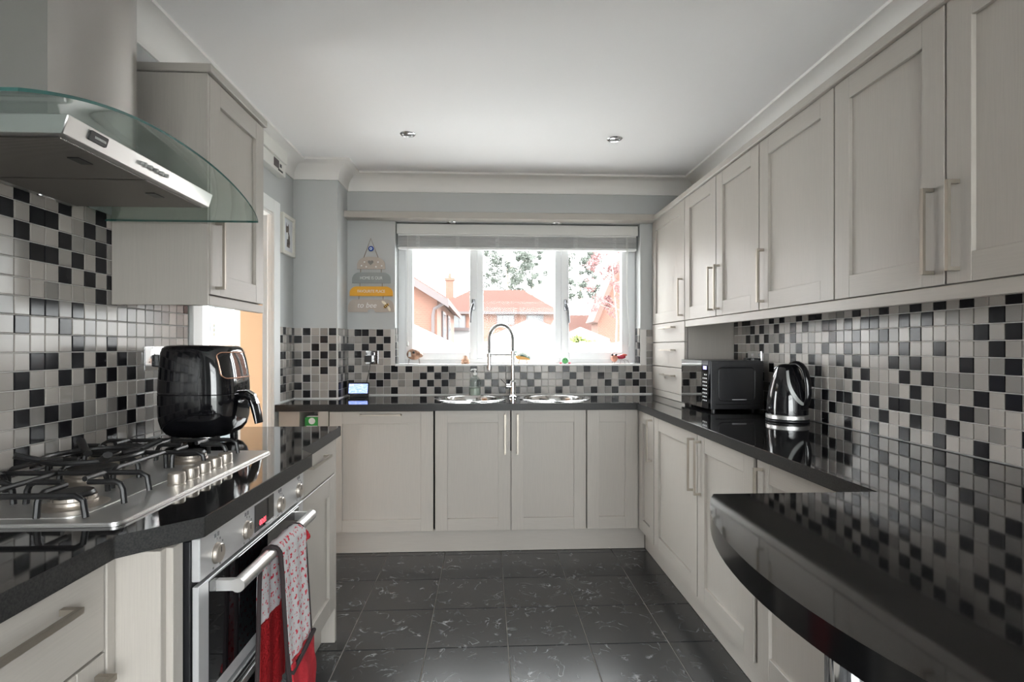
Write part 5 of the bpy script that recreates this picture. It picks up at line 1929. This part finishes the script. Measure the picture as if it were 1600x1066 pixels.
# right house: steep gable with warm brick
rh = thing('brick_house', 'brick gable house behind the red-leaved tree', 'house', (6.6, 24, -0.42))
bm = NB()
prism(bm, [(4.75, -0.42), (12, -0.42), (12, 8), (7.0, 8.0), (4.75, 2.6)], 23.0, 24.4, lambda a, b, c: (a, c, b))
obj('wall', bm, brick_m, rh, smooth=False)
bm = NB()
prism(bm, [(4.50, 2.30), (6.9, 8.1), (7.1, 8.0), (4.68, 2.25)], 22.7, 24.5, lambda a, b, c: (a, c, b))
obj('roof', bm, roof_m, rh, smooth=False)
gr = thing('garage', 'low brick garage with a shallow terracotta tiled roof', 'garage', (4.6, 29, -0.42))
box('wall', 4.2, 7.0, 32, 36, -0.42, 2.1, brick_m, gr, 0)
bm = NB()
for k in range(8):
    t0 = k / 8
    bx(bm, 4.0 + 0.5 * t0, 7.6 - 1.3 * t0, 31.7 + 1.8 * t0, 36.3 - 1.8 * t0, 2.1 + 0.135 * k, 2.25 + 0.135 * k)
obj('roof', bm, roof_m, gr, smooth=False)

# white garden canopies
canvas_m = mat('white_canvas', (0.20, 0.20, 0.204), 0.8)
pole_m = mat('pale_metal_pole', (0.6, 0.6, 0.6), 0.4)
def gazebo(label, cx_, cy_, w, ze, za, valance):
    g = thing('garden_gazebo', label, 'gazebo', (cx_, cy_, -0.42))
    bm = NB()
    h = w / 2
    ap = bm.verts.new((cx_, cy_, za))
    c4 = [bm.verts.new((cx_ + sx_ * h, cy_ + sy_ * h, ze)) for sx_, sy_ in ((-1, -1), (1, -1), (1, 1), (-1, 1))]
    ap2 = bm.verts.new((cx_, cy_, za - 0.03))
    d4 = [bm.verts.new((v.co.x, v.co.y, ze - 0.03)) for v in c4]
    for i in range(4):
        j = (i + 1) % 4
        bm.faces.new((c4[i], c4[j], ap))
        bm.faces.new((d4[i], d4[j], ap2))
        bm.faces.new((c4[i], c4[j], d4[j], d4[i]))
    obj('canopy', bm, canvas_m, g, smooth=False)
    bm = NB()
    for a, b in (((-h, -h), (h, -h)), ((h, -h), (h, h)), ((h, h), (-h, h)), ((-h, h), (-h, -h))):
        x0, x1 = sorted((a[0], b[0])); y0, y1 = sorted((a[1], b[1]))
        bx(bm, cx_ + x0 - 0.01, cx_ + x1 + 0.01, cy_ + y0 - 0.01, cy_ + y1 + 0.01, ze - valance, ze - 0.02)
    obj('valance', bm, canvas_m, g, smooth=False)
    for sx_, sy_ in ((-1, -1), (1, -1), (1, 1), (-1, 1)):
        bm = NB()
        cyl(bm, (cx_ + sx_ * (h - 0.05), cy_ + sy_ * (h - 0.05), -0.42), (cx_ + sx_ * (h - 0.05), cy_ + sy_ * (h - 0.05), ze - 0.03), 0.03, n=8)
        obj('leg', bm, pole_m, g)
gazebo('white peaked garden gazebo straight beyond the middle pane', 1.25, 15.0, 2.3, 1.50, 2.02, 0.6)
gazebo('white peaked garden gazebo in front of the orange brick house', -1.85, 10.6, 3.1, 1.12, 1.88, 0.45)
gazebo('small white peaked gazebo in front of the garage', 3.3, 19.0, 1.7, 1.50, 1.93, 0.5)
cv = thing('conservatory', 'white conservatory with a blue-grey window beside the brick house', 'conservatory', (-1.2, 29, -0.42))
box('wall', -2.15, -0.2, 27.5, 30.5, -0.42, 2.05, canvas_m, cv, 0)
box('roof_edge', -2.25, -0.1, 27.3, 30.6, 2.05, 2.20, barge_m, cv, 0)
f = box('window', -2.13, -1.60, 27.42, 27.5, 0.9, 2.00, upvc_m, cv, 0)
box('window_pane', -2.08, -1.66, 27.40, 27.42, 1.0, 1.94, mat('blue_grey_pane', (0.10, 0.14, 0.165), 0.2), f, 0)
# fence of separate boards
fn = thing('garden_fence', 'pale timber close-board fence along the end of the garden', 'fence', (2.5, 12.5, -0.42))
fence_m = mat('pale_weathered_timber', (0.175, 0.16, 0.145), 0.85)
bm = NB()
bx(bm, -0.070, 0.070, -0.01, 0.01, 0, 1.0)
fbm = obj('board', bm, fence_m, None, smooth=False, center=False)
fme = fbm.data
bpy.data.objects.remove(fbm)
for i in range(62):
    o = bpy.data.objects.new('board', fme)
    link(o, fn, (-2.6 + i * 0.146, 12.5 + (0.008 if i % 2 else -0.008), -0.42))
    o.scale = (1, 1, 1.76 + R.uniform(-0.02, 0.02))
for xx in (-2.6, -0.8, 1.0, 2.8, 4.6, 6.4):
    box('post', xx - 0.05, xx + 0.05, 12.52, 12.62, -0.42, 1.28, fence_m, fn, 0)
for zz in (0.0, 0.95):
    box('rail', -2.6, 6.4, 12.52, 12.56, zz, zz + 0.07, fence_m, fn, 0)

# trees and bushes
def leaf_crown(name, root, blobs, n, size, m, rr):
    bm = NB()
    for _ in range(n):
        b = rr.choice(blobs)
        while True:
            v = Vector((rr.uniform(-1, 1), rr.uniform(-1, 1), rr.uniform(-1, 1)))
            if v.length <= 1:
                break
        p = Vector(b[:3]) + Vector((v.x * b[3], v.y * b[3], v.z * b[4]))
        d1 = Vector((rr.uniform(-1, 1), rr.uniform(-1, 1), rr.uniform(-1, 1))).normalized()
        d2 = d1.orthogonal().normalized()
        s = size * rr.uniform(0.6, 1.3)
        vs_ = [bm.verts.new(p + d1 * s), bm.verts.new(p + d2 * s * 0.5), bm.verts.new(p - d1 * s), bm.verts.new(p - d2 * s * 0.5)]
        bm.faces.new(vs_)
    o = obj(name, bm, m, root, smooth=False)
    o['kind'] = 'stuff'
    return o
leaf_a = mat('grey_green_leaf', (0.055, 0.065, 0.053), 0.8)
leaf_r = mat('dusky_red_leaf', (0.12, 0.05, 0.05), 0.8)
leaf_y = mat('lime_green_leaf', (0.11, 0.14, 0.03), 0.8)
bark_m = mat('grey_bark', (0.24, 0.20, 0.17), 0.9)
rt = random.Random(5)
def tree(label, x, y, h, blobs, n, size, m, tr=0.25, name='tree'):
    t = thing(name, label, 'tree', (x, y, -0.42))
    bm = NB()
    tube(bm, [(x, y, -0.42), (x + 0.1, y, h * 0.4), (x - 0.05, y, h * 0.75), (x, y, h)], [tr, tr * 0.8, tr * 0.5, tr * 0.2], 8)
    for b in blobs[:10]:
        tube(bm, [(x, y, max(0.8, b[2] - b[4] * 1.4)), (b[0], b[1], b[2])], [tr * 0.3, tr * 0.1], 6)
    obj('trunk', bm, bark_m, t)
    leaf_crown('leaves', t, blobs, n, size, m, rt)
def blobset(x, y, z0, z1, rad, k):
    return [(x + rt.uniform(-rad, rad), y + rt.uniform(-rad, rad), rt.uniform(z0, z1), rad * rt.uniform(0.14, 0.34), rad * rt.uniform(0.10, 0.26)) for _ in range(k)]
tree('tall airy grey-green tree rising behind the hipped roof', 2.0, 50, 11.0, blobset(2.0, 50, 6.4, 12.0, 2.2, 60), 7000, 0.13, leaf_a, 0.16)
tree('slimmer grey-green tree at the hip end of the far house roof', 4.9, 57, 11.5, blobset(4.9, 57, 7.4, 12.4, 1.5, 34), 3600, 0.14, leaf_a, 0.14)
tree('tall feathery tree with bare lower trunk near the garage', 8.0, 46, 10.5, blobset(8.0, 46, 5.2, 10.8, 1.4, 55), 6000, 0.12, leaf_a, 0.14)
tree('red-leaved tree spreading across the brick gable house', 4.25, 18.0, 5.2, blobset(4.3, 18.0, 2.2, 5.4, 0.8, 60), 3200, 0.05, leaf_r, 0.035)
t = thing('lime_bush', 'bright lime green bush growing over the fence', 'bush', (2.6, 13.2, -0.42))
leaf_crown('leaves', t, [(2.20, 13.2, 1.38, 0.18, 0.14), (2.4, 13.2, 1.32, 0.22, 0.10), (2.62, 13.3, 1.30, 0.16, 0.09)], 700, 0.05, leaf_y, rt)
bm = NB()
for xx in (2.3, 2.5, 2.75):
    tube(bm, [(2.5, 13.2, -0.42), (xx - 0.1, 13.2, 0.6), (xx - 0.1, 13.2, 1.3)], [0.03, 0.02, 0.008], 6)
obj('stems', bm, bark_m, t)

# outside the hall window: pale blue door in a white frame with a brick pier
pd = thing('porch_door', 'pale blue outside door in a white frame seen past the hall window', 'door', (-2.55, 5.6, -0.1))
box('door_leaf', -2.72, -2.52, 5.55, 5.6, -0.1, 2.2, mat('pale_blue_door_paint', (0.11, 0.14, 0.155), 0.5), pd, 0)
box('frame', -3.2, -2.73, 5.54, 5.62, -0.1, 2.3, upvc_m, pd, 0)
box('frame', -2.51, -2.42, 5.54, 5.62, -0.1, 2.3, upvc_m, pd, 0)
for k in range(3):
    box('door_number', -2.700, -2.685, 5.54, 5.55, 1.33 + k * 0.045, 1.355 + k * 0.045, mat('brass_number', (0.5, 0.38, 0.2), 0.4, 1.0), pd, 0)
pd = thing('brick_pier', 'orange brick wall beside the pale blue outside door', 'wall', (-2.3, 5.7, -0.4))
box('brickwork', -2.41, -1.95, 5.55, 5.85, -0.4, 2.6, brick_mat('porch_brick', (0.13, 0.068, 0.048), (0.11, 0.058, 0.04), (0.18, 0.15, 0.13), 4.5), pd, 0)
